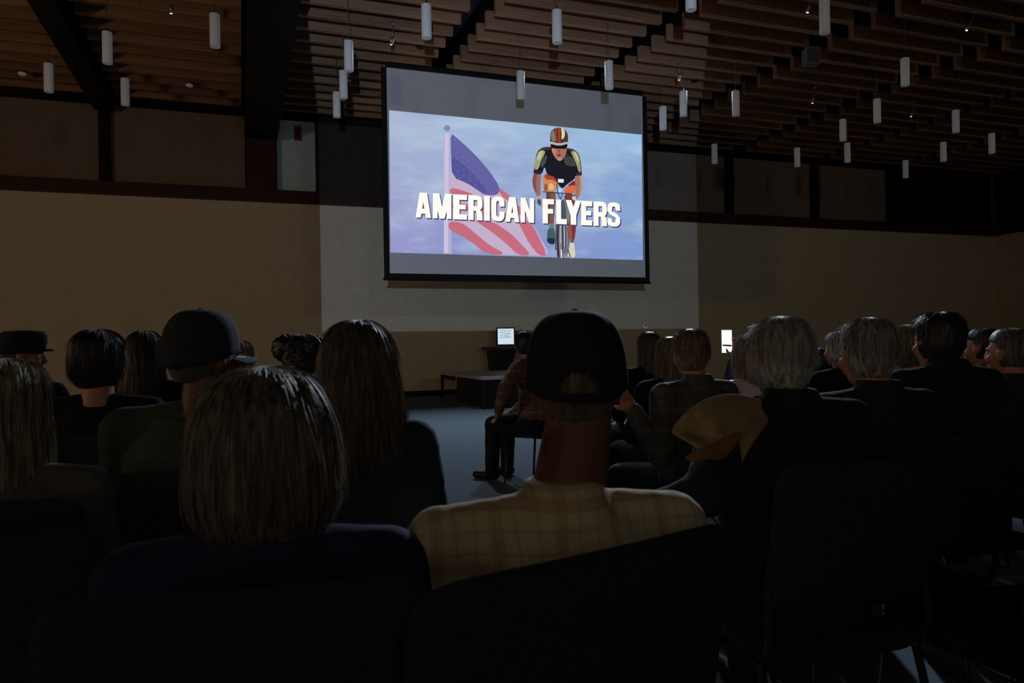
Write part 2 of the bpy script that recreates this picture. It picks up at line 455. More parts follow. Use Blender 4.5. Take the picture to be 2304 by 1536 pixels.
# ------------------------------------------------------------------ projection screen
SY = 13.45
TL, TR, BL, BR = atY(869,150,SY), atY(1446,218,SY), atY(877,610,SY), atY(1451,628,SY)
sx0, sx1 = (TL.x+BL.x)/2, (TR.x+BR.x)/2
sz0, sz1 = (BL.z+BR.z)/2, (TL.z+TR.z)/2
scx, scz = (sx0+sx1)/2, sz0
scr = empty('projection_screen', (scx, SY, scz), 0, 'large hanging projection screen showing a cyclist, a flag and bold white title words', 'projection screen')
W2, H = (sx1-sx0)/2, sz1-sz0
M_canvas = mat('screen_canvas', lin((205,205,208)), .9, 3, .02, bump=0, spec=.1)
b = MB(); b.box((-W2-.1, 0, -.1), (W2+.1, .012, H)); b.build('canvas_backing', M_dark, scr)
b = MB(); b.box((-W2, -.004, 0), (W2, 0, H)); b.build('canvas', M_canvas, scr)
b = MB()
b.box((-W2-.1,-.006,-.1), (-W2,0,H)); b.box((W2,-.006,-.1), (W2+.1,0,H)); b.box((-W2,-.006,-.1), (W2,0,0))
b.build('black_border', M_dark, scr)
b = MB(); b.tube([(-W2-.12,.006,-.11),(W2+.12,.006,-.11)], .022, 12); b.build('bottom_bar', M_girder, scr, smooth=True)
b = MB(); b.box((-W2,-.04,H), (W2,.1,H+.1)); b.build('roller_housing', M_girder, scr, bevel=.02)

# projected picture: everything lies flat on the canvas
def P(px, py, layer):
    w = atY(px, py, SY); return (w.x-scx, -.005-.0008*layer, w.z-scz)
EM = 1.0
def poly(mb, pts, layer, mi=0):
    n0 = len(mb.v); mb.v += [P(x, y, layer) for x, y in pts]; mb.f.append(tuple(range(n0, n0+len(pts)))); mb.mi.append(mi)
def flatbuild(mb, name, m, parent):
    me = bpy.data.meshes.new(name); me.from_pydata(mb.v, [], mb.f)
    for f, k in zip(me.polygons, mb.mi): f.material_index = k
    return link_mesh(name, me, m, parent)
def smoothpoly(pts, it=2):
    for _ in range(it):
        q = []
        for i in range(len(pts)):
            a, c = pts[i], pts[(i+1) % len(pts)]
            q += [(a[0]*.75+c[0]*.25, a[1]*.75+c[1]*.25), (a[0]*.25+c[0]*.75, a[1]*.25+c[1]*.75)]
        pts = q
    return pts
def skymat():
    m = bpy.data.materials.new('projected_sky'); m.use_nodes = True; nt = m.node_tree; nt.nodes.clear()
    tc = add(nt, 'ShaderNodeTexCoord'); sp_ = add(nt, 'ShaderNodeSeparateXYZ'); nt.links.new(tc.outputs['Object'], sp_.inputs[0])
    def rng(out, a, c):
        r = add(nt, 'ShaderNodeMapRange'); r.inputs[1].default_value = a; r.inputs[2].default_value = c; nt.links.new(out, r.inputs[0]); return r.outputs[0]
    def mix(f, A, B):
        x = add(nt, 'ShaderNodeMix', data_type='RGBA')
        for s_, v in ((0, f), (6, A), (7, B)):
            if isinstance(v, tuple): x.inputs[s_].default_value = col4(v)
            else: nt.links.new(v, x.inputs[s_])
        return x.outputs[2]
    u = rng(sp_.outputs['X'], -W2, W2); v = rng(sp_.outputs['Z'], .35, H-.85)
    top = mix(u, lin((170,184,212)), lin((150,188,224)))
    bot = mix(u, lin((150,148,202)), lin((124,150,206)))
    g = mix(v, bot, top)
    # brighter patch centre-right, cloud streaks
    mp = add(nt, 'ShaderNodeMapping'); mp.inputs['Scale'].default_value = (.55, 1, 1.7); nt.links.new(tc.outputs['Object'], mp.inputs[0])
    n = add(nt, 'ShaderNodeTexNoise'); n.inputs['Scale'].default_value = 1.5; n.inputs['Detail'].default_value = 5; n.inputs['Roughness'].default_value = .5
    nt.links.new(mp.outputs[0], n.inputs['Vector'])
    f = rng(n.outputs['Fac'], .47, .72)
    mu = add(nt, 'ShaderNodeMath', operation='MULTIPLY'); mu.inputs[1].default_value = .62; nt.links.new(f, mu.inputs[0])
    c1 = mix(mu.outputs[0], g, lin((190,212,226)))
    n2 = add(nt, 'ShaderNodeTexNoise'); n2.inputs['Scale'].default_value = 1.1; n2.inputs['Detail'].default_value = 3
    mp2 = add(nt, 'ShaderNodeMapping'); mp2.inputs['Scale'].default_value = (.4, 1, 1.5); mp2.inputs['Location'].default_value = (4, 0, 2)
    nt.links.new(tc.outputs['Object'], mp2.inputs[0]); nt.links.new(mp2.outputs[0], n2.inputs['Vector'])
    f2 = rng(n2.outputs['Fac'], .5, .75); mu2 = add(nt, 'ShaderNodeMath', operation='MULTIPLY'); mu2.inputs[1].default_value = .45; nt.links.new(f2, mu2.inputs[0])
    c2 = mix(mu2.outputs[0], c1, lin((116,126,182)))
    e = add(nt, 'ShaderNodeEmission'); e.inputs[1].default_value = EM; nt.links.new(c2, e.inputs[0])
    o = add(nt, 'ShaderNodeOutputMaterial'); nt.links.new(e.outputs[0], o.inputs[0]); return m
def E(name, c): return emit('projected_'+name, lin(c), EM)
b = MB(); poly(b, [(875.5,248),(1443.5,303),(1446.5,585),(878,568)], 0)
pic = flatbuild(b, 'projected_picture', skymat(), scr)
# flag (soft focus in the picture)
z2 = lambda L: [(860+x/3.34, 140+y/3.34) for x, y in L]
z3 = lambda L: [(850+x/2.954, 130+y/2.954) for x, y in L]
b = MB(); poly(b, z2([(458,540),(512,530),(520,1440),(462,1433)]), 1); 
poly(b, z2([(470,535),(500,532),(494,1437),(462,1434)]), 2, 1)
flatbuild(b, 'flag_pole', [E('pole_soft', (176,176,212)), E('pole', (204,194,222))], pic)
b = MB(); poly(b, smoothpoly(z2([(455,490),(490,468),(515,490),(500,520),(480,520)])), 1); flatbuild(b, 'pole_finial', E('finial', (128,138,178)), pic)
b = MB()
poly(b, smoothpoly(z3([(478,700),(498,790),(600,830),(700,890),(800,860),(870,915),(960,1000),(1020,1090),(1095,1220),(1145,1316),(960,1312),(800,1308),(700,1290),(620,1215),(540,1170),(472,1140),(472,900)]),1), 2, 0)
for pts in ([(482,862),(560,880),(640,910),(640,948),(560,915),(478,905)],
            [(470,1085),(560,1095),(640,1160),(740,1245),(860,1309),(722,1306),(620,1222),(540,1175),(470,1140)],
            [(640,1075),(760,1085),(880,1165),(960,1245),(1020,1313),(930,1311),(860,1240),(760,1160),(680,1105)],
            [(925,1075),(1010,1085),(1060,1170),(1128,1316),(1070,1315),(1010,1240),(960,1150)],
            [(795,855),(870,910),(925,960),(870,955),(815,915)],
            [(480,960),(640,975),(760,1020),(760,1062),(620,1020),(476,1010)],
            [(900,960),(960,1000),(1000,1050),(940,1050),(890,1000)]):
    poly(b, smoothpoly(z3(pts), 1), 3, 1)
poly(b, smoothpoly(z2([(512,530),(560,570),(640,640),(740,740),(850,880),(885,960),(860,1000),(770,1000),(720,965),(640,910),(525,865),(516,700)]), 1), 4, 2)
poly(b, smoothpoly(z2([(518,700),(600,760),(740,900),(800,990),(740,975),(640,905),(525,862)]), 1), 4.5, 3)
for r in range(7):
    for c_ in range(3+r):
        x = 545+c_*44+r*6-(r % 2)*8; y = 620+r*48+c_*34-40
        if x > 520 and x < 560+ (y-560)*.85 and y < 850+(x-525)*.45:
            s = 7; poly(b, z2([(x+s*math.sin(q*PI/5)*(1 if q % 2 == 0 else .5), y-s*math.cos(q*PI/5)*(1 if q % 2 == 0 else .5)) for q in range(10)]), 5, 4)
flatbuild(b, 'flag', [E('flag_white', (196,176,204)), E('flag_red', (198,108,128)), E('flag_blue', (98,98,160)), E('flag_blue_deep', (84,84,150)), E('flag_star', (122,124,176))], pic)
# cyclist
zc = lambda L: [(1150+x/4.518, 260+y/4.518) for x, y in L]
cols = {}; cm = []
def CM(name, c):
    if name not in cols: cols[name] = len(cm); cm.append(E(name, c))
    return cols[name]
b = MB(); lay = [6]
def pc(pts, name, c, sm=1, up=True):
    if up: lay[0] += .35
    poly(b, zc(smoothpoly(pts, sm) if sm else pts), lay[0], CM(name, c))
def stroke(pts, w, name, c):
    lay[0] += .35
    for (x0, y0), (x1, y1) in zip(pts, pts[1:]):
        d = math.hypot(x1-x0, y1-y0) or 1; nx, ny = -(y1-y0)/d*w/2, (x1-x0)/d*w/2
        poly(b, zc([(x0+nx,y0+ny),(x1+nx,y1+ny),(x1-nx,y1-ny),(x0-nx,y0-ny)]), lay[0], CM(name, c))
# bicycle
pc([(455,1090),(485,1060),(545,1060),(575,1100),(585,1240),(580,1360),(560,1440),(465,1440),(452,1350),(448,1220)], 'wheel_haze', (128,132,150))
stroke([(478,1080),(470,1250),(480,1442)], 22, 'tyre', (54,48,56))
stroke([(520,1080),(524,1300),(516,1442)], 14, 'tyre', (54,48,56))
stroke([(550,1090),(556,1250),(545,1400)], 12, 'frame_dark', (84,72,84))
stroke([(500,1090),(500,1300)], 8, 'rim_light', (190,190,200)); stroke([(538,1100),(540,1330)], 7, 'rim_light', (190,190,200))
stroke([(508,1360),(512,1445)], 14, 'hub_light', (220,220,228)); stroke([(455,1100),(450,1360),(464,1362)], 9, 'tyre', (54,48,56))
stroke([(570,1140),(585,1250),(570,1400),(600,1440)], 9, 'frame_dark', (84,72,84))
# legs
pc([(355,770),(450,770),(450,860),(435,1010),(430,1120),(385,1125),(372,1000),(352,860)], 'shin', (132,84,66))
pc([(355,770),(400,770),(395,1000),(385,1115),(372,1000),(352,860)], 'shin_shade', (104,66,60))
pc([(385,1100),(432,1100),(440,1160),(380,1160)], 'sock', (108,128,108))
pc([(368,1160),(400,1140),(440,1150),(446,1230),(445,1295),(420,1312),(365,1280),(362,1220)], 'shoe_teal', (70,92,104))
pc([(362,1240),(446,1250),(440,1308),(400,1310),(362,1284)], 'shoe_sole', (36,46,62))
pc([(530,790),(620,795),(655,900),(662,1090),(640,1290),(592,1292),(575,1120),(560,950)], 'right_shin', (122,56,54))
pc([(575,1110),(610,1110),(618,1285),(592,1290)], 'right_shin_light', (150,84,74))
pc([(592,1290),(640,1296),(642,1340),(654,1446),(576,1440),(574,1380),(590,1350)], 'shoe_cream', (214,210,186))
stroke([(575,1360),(600,1440)], 9, 'tyre', (54,48,56))
# thighs and shorts
pc([(325,600),(460,600),(480,700),(440,775),(330,775),(320,690)], 'thigh', (206,134,86))
pc([(330,590),(460,600),(465,690),(430,655),(345,650)], 'shorts_red', (170,66,46))
pc([(380,690),(420,690),(440,740),(410,765),(370,750)], 'knee_light', (230,180,130))
pc([(335,690),(370,700),(365,770),(332,775)], 'thigh_shade', (150,88,62))
pc([(535,745),(580,710),(660,680),(668,730),(630,800),(540,795)], 'thigh2', (212,110,72))
pc([(560,720),(650,650),(668,700),(620,712)], 'shorts_red2', (130,40,44))
# arms
pc([(222,585),(305,592),(296,690),(300,790),(285,830),(258,825),(228,750),(210,690)], 'arm', (156,108,100))
pc([(222,585),(262,590),(250,700),(262,800),(228,750),(210,690)], 'arm_shade', (128,82,78))
pc([(640,618),(716,612),(728,700),(705,800),(655,862),(622,835),(655,770),(648,700)], 'arm2', (166,112,98))
pc([(690,615),(716,612),(728,700),(705,800),(690,800),(705,700)], 'arm2_light', (190,150,130))
# torso
pc([(390,318),(320,322),(262,365),(238,470),(224,592),(308,604),(338,510),(360,605),(440,622),(468,690),(515,750),(562,700),(640,650),(648,612),(716,614),(708,500),(688,395),(640,345),(560,330)], 'jersey_black', (28,26,36))
pc([(320,322),(392,318),(400,345),(345,352),(285,350)], 'jersey_maroon', (78,50,56))
pc([(560,335),(640,346),(672,380),(600,365)], 'jersey_maroon', (78,50,56))
pc([(282,352),(345,358),(335,400),(300,460),(285,520),(265,552),(232,552),(240,450)], 'sleeve_panel', (160,160,118))
pc([(286,362),(320,365),(300,430),(268,470),(262,430)], 'sleeve_light', (190,192,150))
pc([(598,368),(650,358),(688,420),(702,520),(706,580),(682,574),(660,500),(625,420)], 'sleeve_panel2', (158,156,112))
pc([(628,372),(655,372),(684,440),(680,490),(655,440)], 'sleeve_light', (190,192,150))
pc([(300,470),(350,400),(365,420),(340,500),(300,540)], 'piping', (66,76,84))
pc([(530,420),(590,420),(632,470),(640,520),(590,515),(540,500)], 'chest_green', (62,68,64))
stroke([(560,400),(620,440),(650,520)], 7, 'piping2', (84,88,92))
pc([(650,580),(715,582),(716,614),(652,612)], 'cuff', (70,34,44)); pc([(224,560),(306,566),(306,604),(222,592)], 'cuff2', (44,40,54))
pc([(470,645),(532,648),(528,684),(474,682)], 'badge_white', (226,230,240), 0)
pc([(465,740),(515,740),(512,780),(470,782)], 'sky_gap', (180,208,230))
# handlebar and frame
stroke([(316,776),(400,784),(500,790),(600,794),(640,820)], 9, 'bar', (50,60,64))
stroke([(460,690),(470,790),(500,860),(515,1000)], 9, 'bar', (50,60,64)); stroke([(520,790),(495,860),(540,980)], 8, 'bar', (50,60,64))
stroke([(590,712),(660,712),(680,690)], 6, 'bar2', (110,84,88))
pc([(545,880),(600,900),(590,1100),(560,1100)], 'frame_block', (118,128,132)); pc([(505,850),(545,860),(560,1090),(510,1080)], 'frame_block2', (78,84,88))
pc([(262,818),(316,812),(336,850),(322,900),(312,952),(270,915),(244,872)], 'glove', (166,168,176))
pc([(262,850),(300,850),(300,930),(258,892)], 'glove_dark', (64,86,112))
pc([(610,820),(656,824),(652,862),(620,862)], 'glove2', (206,196,190))
# head
pc([(402,320),(562,320),(558,385),(530,440),(490,470),(455,448),(418,392)], 'face', (166,110,98))
pc([(402,330),(450,340),(440,400),(460,445),(418,392)], 'face_light', (190,134,118))
pc([(462,395),(505,398),(498,418),(468,416)], 'mouth', (104,52,56)); pc([(470,345),(498,345),(496,385),(474,384)], 'nose', (140,84,76))
pc([(455,430),(520,430),(490,470)], 'chin', (178,140,136))
pc([(392,285),(568,285),(566,325),(540,345),(500,338),(450,340),(400,330)], 'visor', (26,20,22))
pc([(390,235),(396,170),(430,135),(480,124),(530,135),(568,180),(576,240),(566,290),(480,304),(394,285)], 'helmet', (78,50,48), 2)
pc([(446,132),(480,124),(500,128),(492,200),(500,285),(455,285),(440,200)], 'helmet_red', (150,66,46))
pc([(500,126),(528,134),(545,180),(530,240),(505,245),(510,180)], 'helmet_cream', (222,214,170))
pc([(400,180),(432,140),(440,200),(450,270),(410,260),(398,225)], 'helmet_green', (122,122,100))
pc([(462,130),(472,128),(468,200),(478,285),(470,285),(456,200)], 'helmet_dark', (70,34,34))
pc([(392,262),(480,290),(568,266),(566,292),(480,312),(394,290)], 'helmet_rim', (176,182,184))
flatbuild(b, 'cyclist_figure', cm, pic)
# title lettering, heavy condensed capitals drawn as strokes in a unit box
def letter(ch):
    t = .30  # vertical stroke width fraction
    q = []
    def bx(x0, y0, x1, y1): q.append([(x0,y0),(x1,y0),(x1,y1),(x0,y1)])
    def arc(cx, cy, rx, ry, tx, ty, a0, a1, n=14, e=2.8):
        def pt(a, rx, ry):
            c, s = math.cos(rad(a)), math.sin(rad(a))
            return (cx+rx*math.copysign(abs(c)**(2/e), c), cy+ry*math.copysign(abs(s)**(2/e), s))
        for i in range(n):
            a, c_ = a0+(a1-a0)*i/n, a0+(a1-a0)*(i+1)/n
            q.append([pt(a,rx,ry), pt(c_,rx,ry), pt(c_,rx-tx,ry-ty), pt(a,rx-tx,ry-ty)])
    if ch == 'A':
        q += [[(0,0),(.33,0),(.60,1),(.26,1)], [(.67,0),(1,0),(.74,1),(.40,1)]]; bx(.25,.16,.75,.36); bx(.40,.78,.60,1)
    elif ch == 'M':
        bx(0,0,.25,1); bx(.75,0,1,1); q += [[(0,1),(.35,1),(.63,0),(.37,0)], [(.65,1),(1,1),(.63,0),(.37,0)]]
    elif ch in 'EFL':
        t_ = .46; bx(0,0,t_,1)
        if ch in 'EF': bx(0,.79,1,1); bx(0,.41,.92,.60)
        if ch in 'EL': bx(0,0,1,.21)
    elif ch == 'I': bx(0,0,1,1)
    elif ch == 'R':
        bx(0,0,.37,1); bx(.2,.81,.6,1); bx(.2,.38,.6,.57)
        arc(.52,.69,.47,.31,.34,.17,-90,90); q.append([(.60,0),(1,0),(.97,.30),(.60,.44)]); q.append([(.5,.42),(.62,.5),(.93,.36),(.93,.30),(.62,.2)])
    elif ch == 'C':
        arc(.5,.66,.5,.34,.37,.18,0,180); arc(.5,.34,.5,.34,.37,.18,180,360); bx(0,.33,.37,.67); bx(.63,.60,1,.68); bx(.63,.32,1,.40)
    elif ch == 'N':
        bx(0,0,.32,1); bx(.68,0,1,1); q.append([(0,1),(.36,1),(1,0),(.64,0)])
    elif ch == 'Y':
        bx(.32,0,.68,.45); q += [[(0,1),(.36,1),(.68,.38),(.32,.38)], [(.64,1),(1,1),(.68,.38),(.32,.38)]]
    elif ch == 'S':
        arc(.5,.73,.49,.27,.36,.17,0,200); arc(.5,.27,.49,.27,.36,.17,180,380)
        bx(.69,.66,.99,.74); bx(.01,.26,.31,.34)
        q.append([(.02,.62),(.31,.66),(.98,.38),(.69,.34)]); q.append([(.02,.66),(.2,.50),(.5,.40),(.31,.66)]); q.append([(.98,.34),(.80,.50),(.5,.60),(.69,.34)])
    return q
title = [('A',248,350),('M',362,485),('E',497,588),('R',597,692),('I',702,740),('C',750,837),('A',843,935),('N',944,1033),('F',1090,1165),('L',1180,1250),('Y',1243,1345),('E',1345,1418),('R',1428,1517),('S',1518,1605)]
def txy(zx, v, dx=0, dy=0):
    x = 850+zx/2.954; f = (x-934)/(1393-934)
    top = 433.6+f*23.1; bot = 489.8+f*21.2
    return (x+dx, bot+(top-bot)*v+dy)
for nm, dx, dy, layer, m in (('title_shadow', 2.6, 2.8, 45, E('title_shadow', (70,66,100))), ('title_lettering', 0, 0, 50, E('title_white', (253,252,244)))):
    b = MB(); 
    for i, (ch, x0, x1) in enumerate(title):
        for j, pg in enumerate(letter(ch)):
            poly(b, [txy(x0+(x1-x0)*u, v, dx, dy) for u, v in pg], layer)
    flatbuild(b, nm, m, pic)

# ------------------------------------------------------------------ platform, lectern, monitor
M_lecw = mat('black_laminate', lin((34,34,38)), .5, 20, .1)
PY = 15.6
p0 = atZ(995, 830, .60); 
plat = empty('low_platform', (4.55, 15.2, 0), 0, 'low dark-skirted platform table with a pale top in front of the wall', 'platform')
b = MB(); b.box((-.33,-2.0,.55), (2.2,1.2,.60)); b.build('top', mat('pale_grey_top', lin((214,206,220)), .5, 10, .05), plat, bevel=.006)
b = MB(); b.box((-.2,-1.9,.02), (2.1,.2,.55)); b.build('skirt', M_lecw, plat)
for x, y in ((-.28,-1.95), (-.28,1.12)):
    b = MB(); b.box((x-.03,y-.03,0), (x+.03,y+.03,.55)); b.build('leg', M_lecw, plat, bevel=.003)
b = MB(); b.box((-.26,.3,.45), (-.2,1.1,.55)); b.build('apron', M_lecw, plat)
lp = atZ(1128, 780, 1.14); lp = atY(1128, 780, 17.0)
lec = empty('lectern', (lp.x, 17.0, 0), 0, 'dark lectern with a wide top holding a lit monitor, by the front wall', 'lectern')
zt = lp.z
b = MB(); b.box((-.42,-.3,zt-.07), (.42,.3,zt)); b.build('desk_top', mat('grey_desk_edge', lin((80,76,84)), .5, 10, .05), lec, bevel=.01)
b = MB(); b.add([(-.32,-.22,zt-.07),(.32,-.22,zt-.07),(.32,.22,zt-.07),(-.32,.22,zt-.07),(-.2,-.18,.08),(-.02,-.18,.08),(-.02,.18,.08),(-.2,.18,.08)], [(0,1,2,3),(7,6,5,4),(0,4,5,1),(1,5,6,2),(2,6,7,3),(3,7,4,0)]); b.build('pedestal', M_lecw, lec, bevel=.01)
b = MB(); b.box((-.3,-.28,0), (.3,.28,.08)); b.build('base_plate', M_lecw, lec, bevel=.01)
b = MB(); b.box((.0,-.1,.08), (.3,-.06,zt-.07)); b.build('rear_panel', mat('pale_grey_top', (0,0,0)), lec)
mp_ = atY(1138, 778, 16.95)
mon = empty('computer_monitor', (mp_.x, 16.95, zt), rad(-6), 'small lit computer monitor standing on the lectern', 'monitor')
b = MB(); b.box((-.23,-.02,.02), (.23,.03,.47)); b.build('bezel', M_lecw, mon, bevel=.01)
b = MB(); b.box((-.12,-.1,0), (.12,.1,.012)); b.build('stand', M_lecw, mon, bevel=.003)
b = MB(); b.box((-.2,-.024,.06), (.2,-.02,.44)); disp = b.build('display', emit('monitor_glow', lin((206,224,236)), 1), mon)
b = MB()
for x0, z0, x1, z1 in ((-.17,.39,.0,.405),(.03,.385,.15,.40),(-.17,.35,.1,.362),(-.15,.32,-.02,.335),(.0,.30,.12,.325),(-.15,.27,.05,.285),(-.16,.22,.14,.24),(-.04,.25,.1,.262)):
    b.box((x0,-.0255,z0), (x1,-.024,z1))
b.build('window_lines', emit('monitor_grey', lin((142,164,190)), 1), disp)

# ------------------------------------------------------------------ chairs
M_chair = mat('black_chair_fabric', lin((42,47,52)), .9, 120, .25, spec=.15)
M_metal = mat('black_chair_metal', lin((40,40,44)), .35, 40, .1, spec=.5)
def make_chair():
    r = empty('stacking_chair')
    # curved padded backrest
    def pad(w, h0, h1, th, rc, yfun, nx=16, nz=12):
        b = MB(); vs = []; fs = []
        for side in (0, 1):
            for j in range(nz+1):
                for i in range(nx+1):
                    u = i/nx*2-1; v = j/nz*2-1
                    su, sv = math.copysign(1-(1-abs(u))**1.6, u), math.copysign(1-(1-abs(v))**1.6, v)
                    # rounded corners: squircle squeeze
                    k = (abs(su)**9+abs(sv)**9)**(1/9) or 1; m_ = max(abs(su), abs(sv)) or 1
                    x = su*m_/k*w/2; z = (h0+h1)/2+sv*m_/k*(h1-h0)/2
                    edge = max(abs(su), abs(sv)); t_ = th/2*(1-edge**6)**.5 if edge < 1 else 0
                    vs.append((x, yfun(x, z)+(t_ if side else -t_), z))
        N = (nx+1)*(nz+1)
        for side in (0, 1):
            for j in range(nz):
                for i in range(nx):
                    a = side*N+j*(nx+1)+i; q = (a, a+1, a+nx+2, a+nx+1)
                    fs.append(q if side == 0 else q[::-1])
        b.add(vs, fs); return b
    b = pad(.49, .56, .93, .05, .08, lambda x, z: -.245-(z-.56)*.16+x*x*.28); b.build('backrest', M_chair, r, smooth=True)
    b = pad(.48, -.24, .24, .06, .08, lambda x, z: 0)
    b.v = [(x, z-.0, .445+y-.01) for x, y, z in b.v]; b.build('seat', M_chair, r, smooth=True)
    for s in (-1, 1):
        b = MB(); b.tube([(s*.235,-.215,.43),(s*.24,-.245,.5),(s*.235,-.232,.6),(s*.225,-.26,.78)], .011, 8); b.build('back_upright', M_metal, r, smooth=True)
        b = MB(); b.tube([(s*.235,.2,.42),(s*.25,.235,.02),(s*.25,.236,0)], .011, 8); b.build('leg', M_metal, r, smooth=True)
        b = MB(); b.tube([(s*.235,-.2,.42),(s*.255,-.3,.02),(s*.255,-.302,0)], .011, 8); b.build('leg', M_metal, r, smooth=True)
        b = MB(); b.tube([(s*.235,-.21,.415),(s*.235,.21,.415)], .011, 8); b.build('seat_rail', M_metal, r, smooth=True)
    return r
chair0 = make_chair(); cused = [False]
def place_chair(x, y, rz, label, shift=0):
    o = copy_tree(chair0) if cused[0] else chair0
    cused[0] = True
    o.location = (x, y, 0); o.rotation_euler = (0, 0, rz)
    tag(o, label, 'chair', 'black stacking chairs of the audience'); return o

# ------------------------------------------------------------------ people
SKIN = mat('skin', lin((188,134,108)), .55, 60, .08, spec=.35, bump=.1)
SKIN_D = mat('ruddy_skin', lin((116,76,56)), .55, 60, .1, spec=.35, bump=.1)
EYE = mat('eye_white', lin((220,215,210)), .2, 10, .02, bump=0)
TROU = mat('dark_trousers', lin((30,32,40)), .9, 80, .2)
SHOE = mat('black_shoe', lin((20,20,22)), .5, 60, .1)

def ik(S, T, l1, l2, hint):
    S, T = Vector(S), Vector(T); d = T-S; L = min(d.length, (l1+l2)*.995); d.normalize(); T = S+d*L
    a = (l1*l1-l2*l2+L*L)/(2*L); h = math.sqrt(max(0, l1*l1-a*a))
    hv = Vector(hint); hv = (hv-d*hv.dot(d)).normalized()
    return S+d*a+hv*h, T
def hand(mb, W, fwd, nrm, side, curl=.5, k=1.0):
    """palm and five fingers at wrist W; fwd along the hand, nrm out of the back of the hand"""
    f = Vector(fwd).normalized(); n_ = Vector(nrm); n_ = (n_-f*n_.dot(f)).normalized(); s = f.cross(n_)*side
    W = Vector(W)
    mb.capsule(W, W+f*.035*k, .026*k, .03*k, flat=None)
    for j, o in enumerate((-.027,-.009,.009,.027)):
        mb.capsule(W+f*.02*k+s*o*k*.8, W+f*.085*k+s*o*k, .014*k, .0115*k)
    for j, (o, L) in enumerate(((-.029,.060),(-.010,.072),(.010,.078),(.028,.070))):
        p = W+f*.085*k+s*o*k; d = f.copy(); seg = [.45, .32, .23]
        for q in range(3):
            d = (Matrix.Rotation(-curl*(.5+.35*q)*1.0, 3, s) @ d) if False else (d*math.cos(curl*(.55+.25*q)) - n_*math.sin(curl*(.55+.25*q))).normalized()
            e = p+d*L*seg[q]*k; mb.capsule(p, e, (.0098-.0008*q)*k, (.0092-.0008*q)*k, 10); p = e
    p = W+f*.03*k+s*.028*k; d = (f*.6+s*.8-n_*.3).normalized(); e = p+d*.035*k; mb.capsule(p, e, .0125*k, .011*k, 10)
    d2 = (f*.85+s*.25-n_*.45).normalized(); mb.capsule(e, e+d2*.028*k, .011*k, .009*k, 10)

HAIRROWS = {
 'short': [(.122,.012),(.117,.04),(.104,.060),(.082,.077),(.05,.085),(.01,.087),(-.025,.083),(-.05,.074),(-.072,.062),(-.085,.052)],
 'crop':  [(.117,.012),(.113,.038),(.100,.058),(.078,.074),(.05,.081),(.01,.082),(-.025,.079),(-.05,.070),(-.07,.058)],
 'full':  [(.132,.012),(.126,.045),(.110,.070),(.085,.088),(.05,.097),(.01,.099),(-.03,.097),(-.06,.088),(-.085,.074),(-.10,.06)],
 'bob':   [(.134,.012),(.127,.050),(.110,.080),(.080,.102),(.04,.117),(-.01,.124),(-.06,.126),(-.10,.122),(-.135,.108),(-.155,.088),(-.17,.064)],
 'long':  [(.132,.012),(.125,.042),(.108,.066),(.08,.084),(.04,.093),(0,.098),(-.06,.106),(-.12,.114),(-.18,.120),(-.24,.118),(-.29,.110),(-.32,.095)],
 'straight': [(.125,.012),(.119,.042),(.106,.062),(.08,.077),(.04,.084),(-.01,.085),(-.06,.086),(-.12,.088),(-.18,.090),(-.23,.088),(-.26,.080)],
}
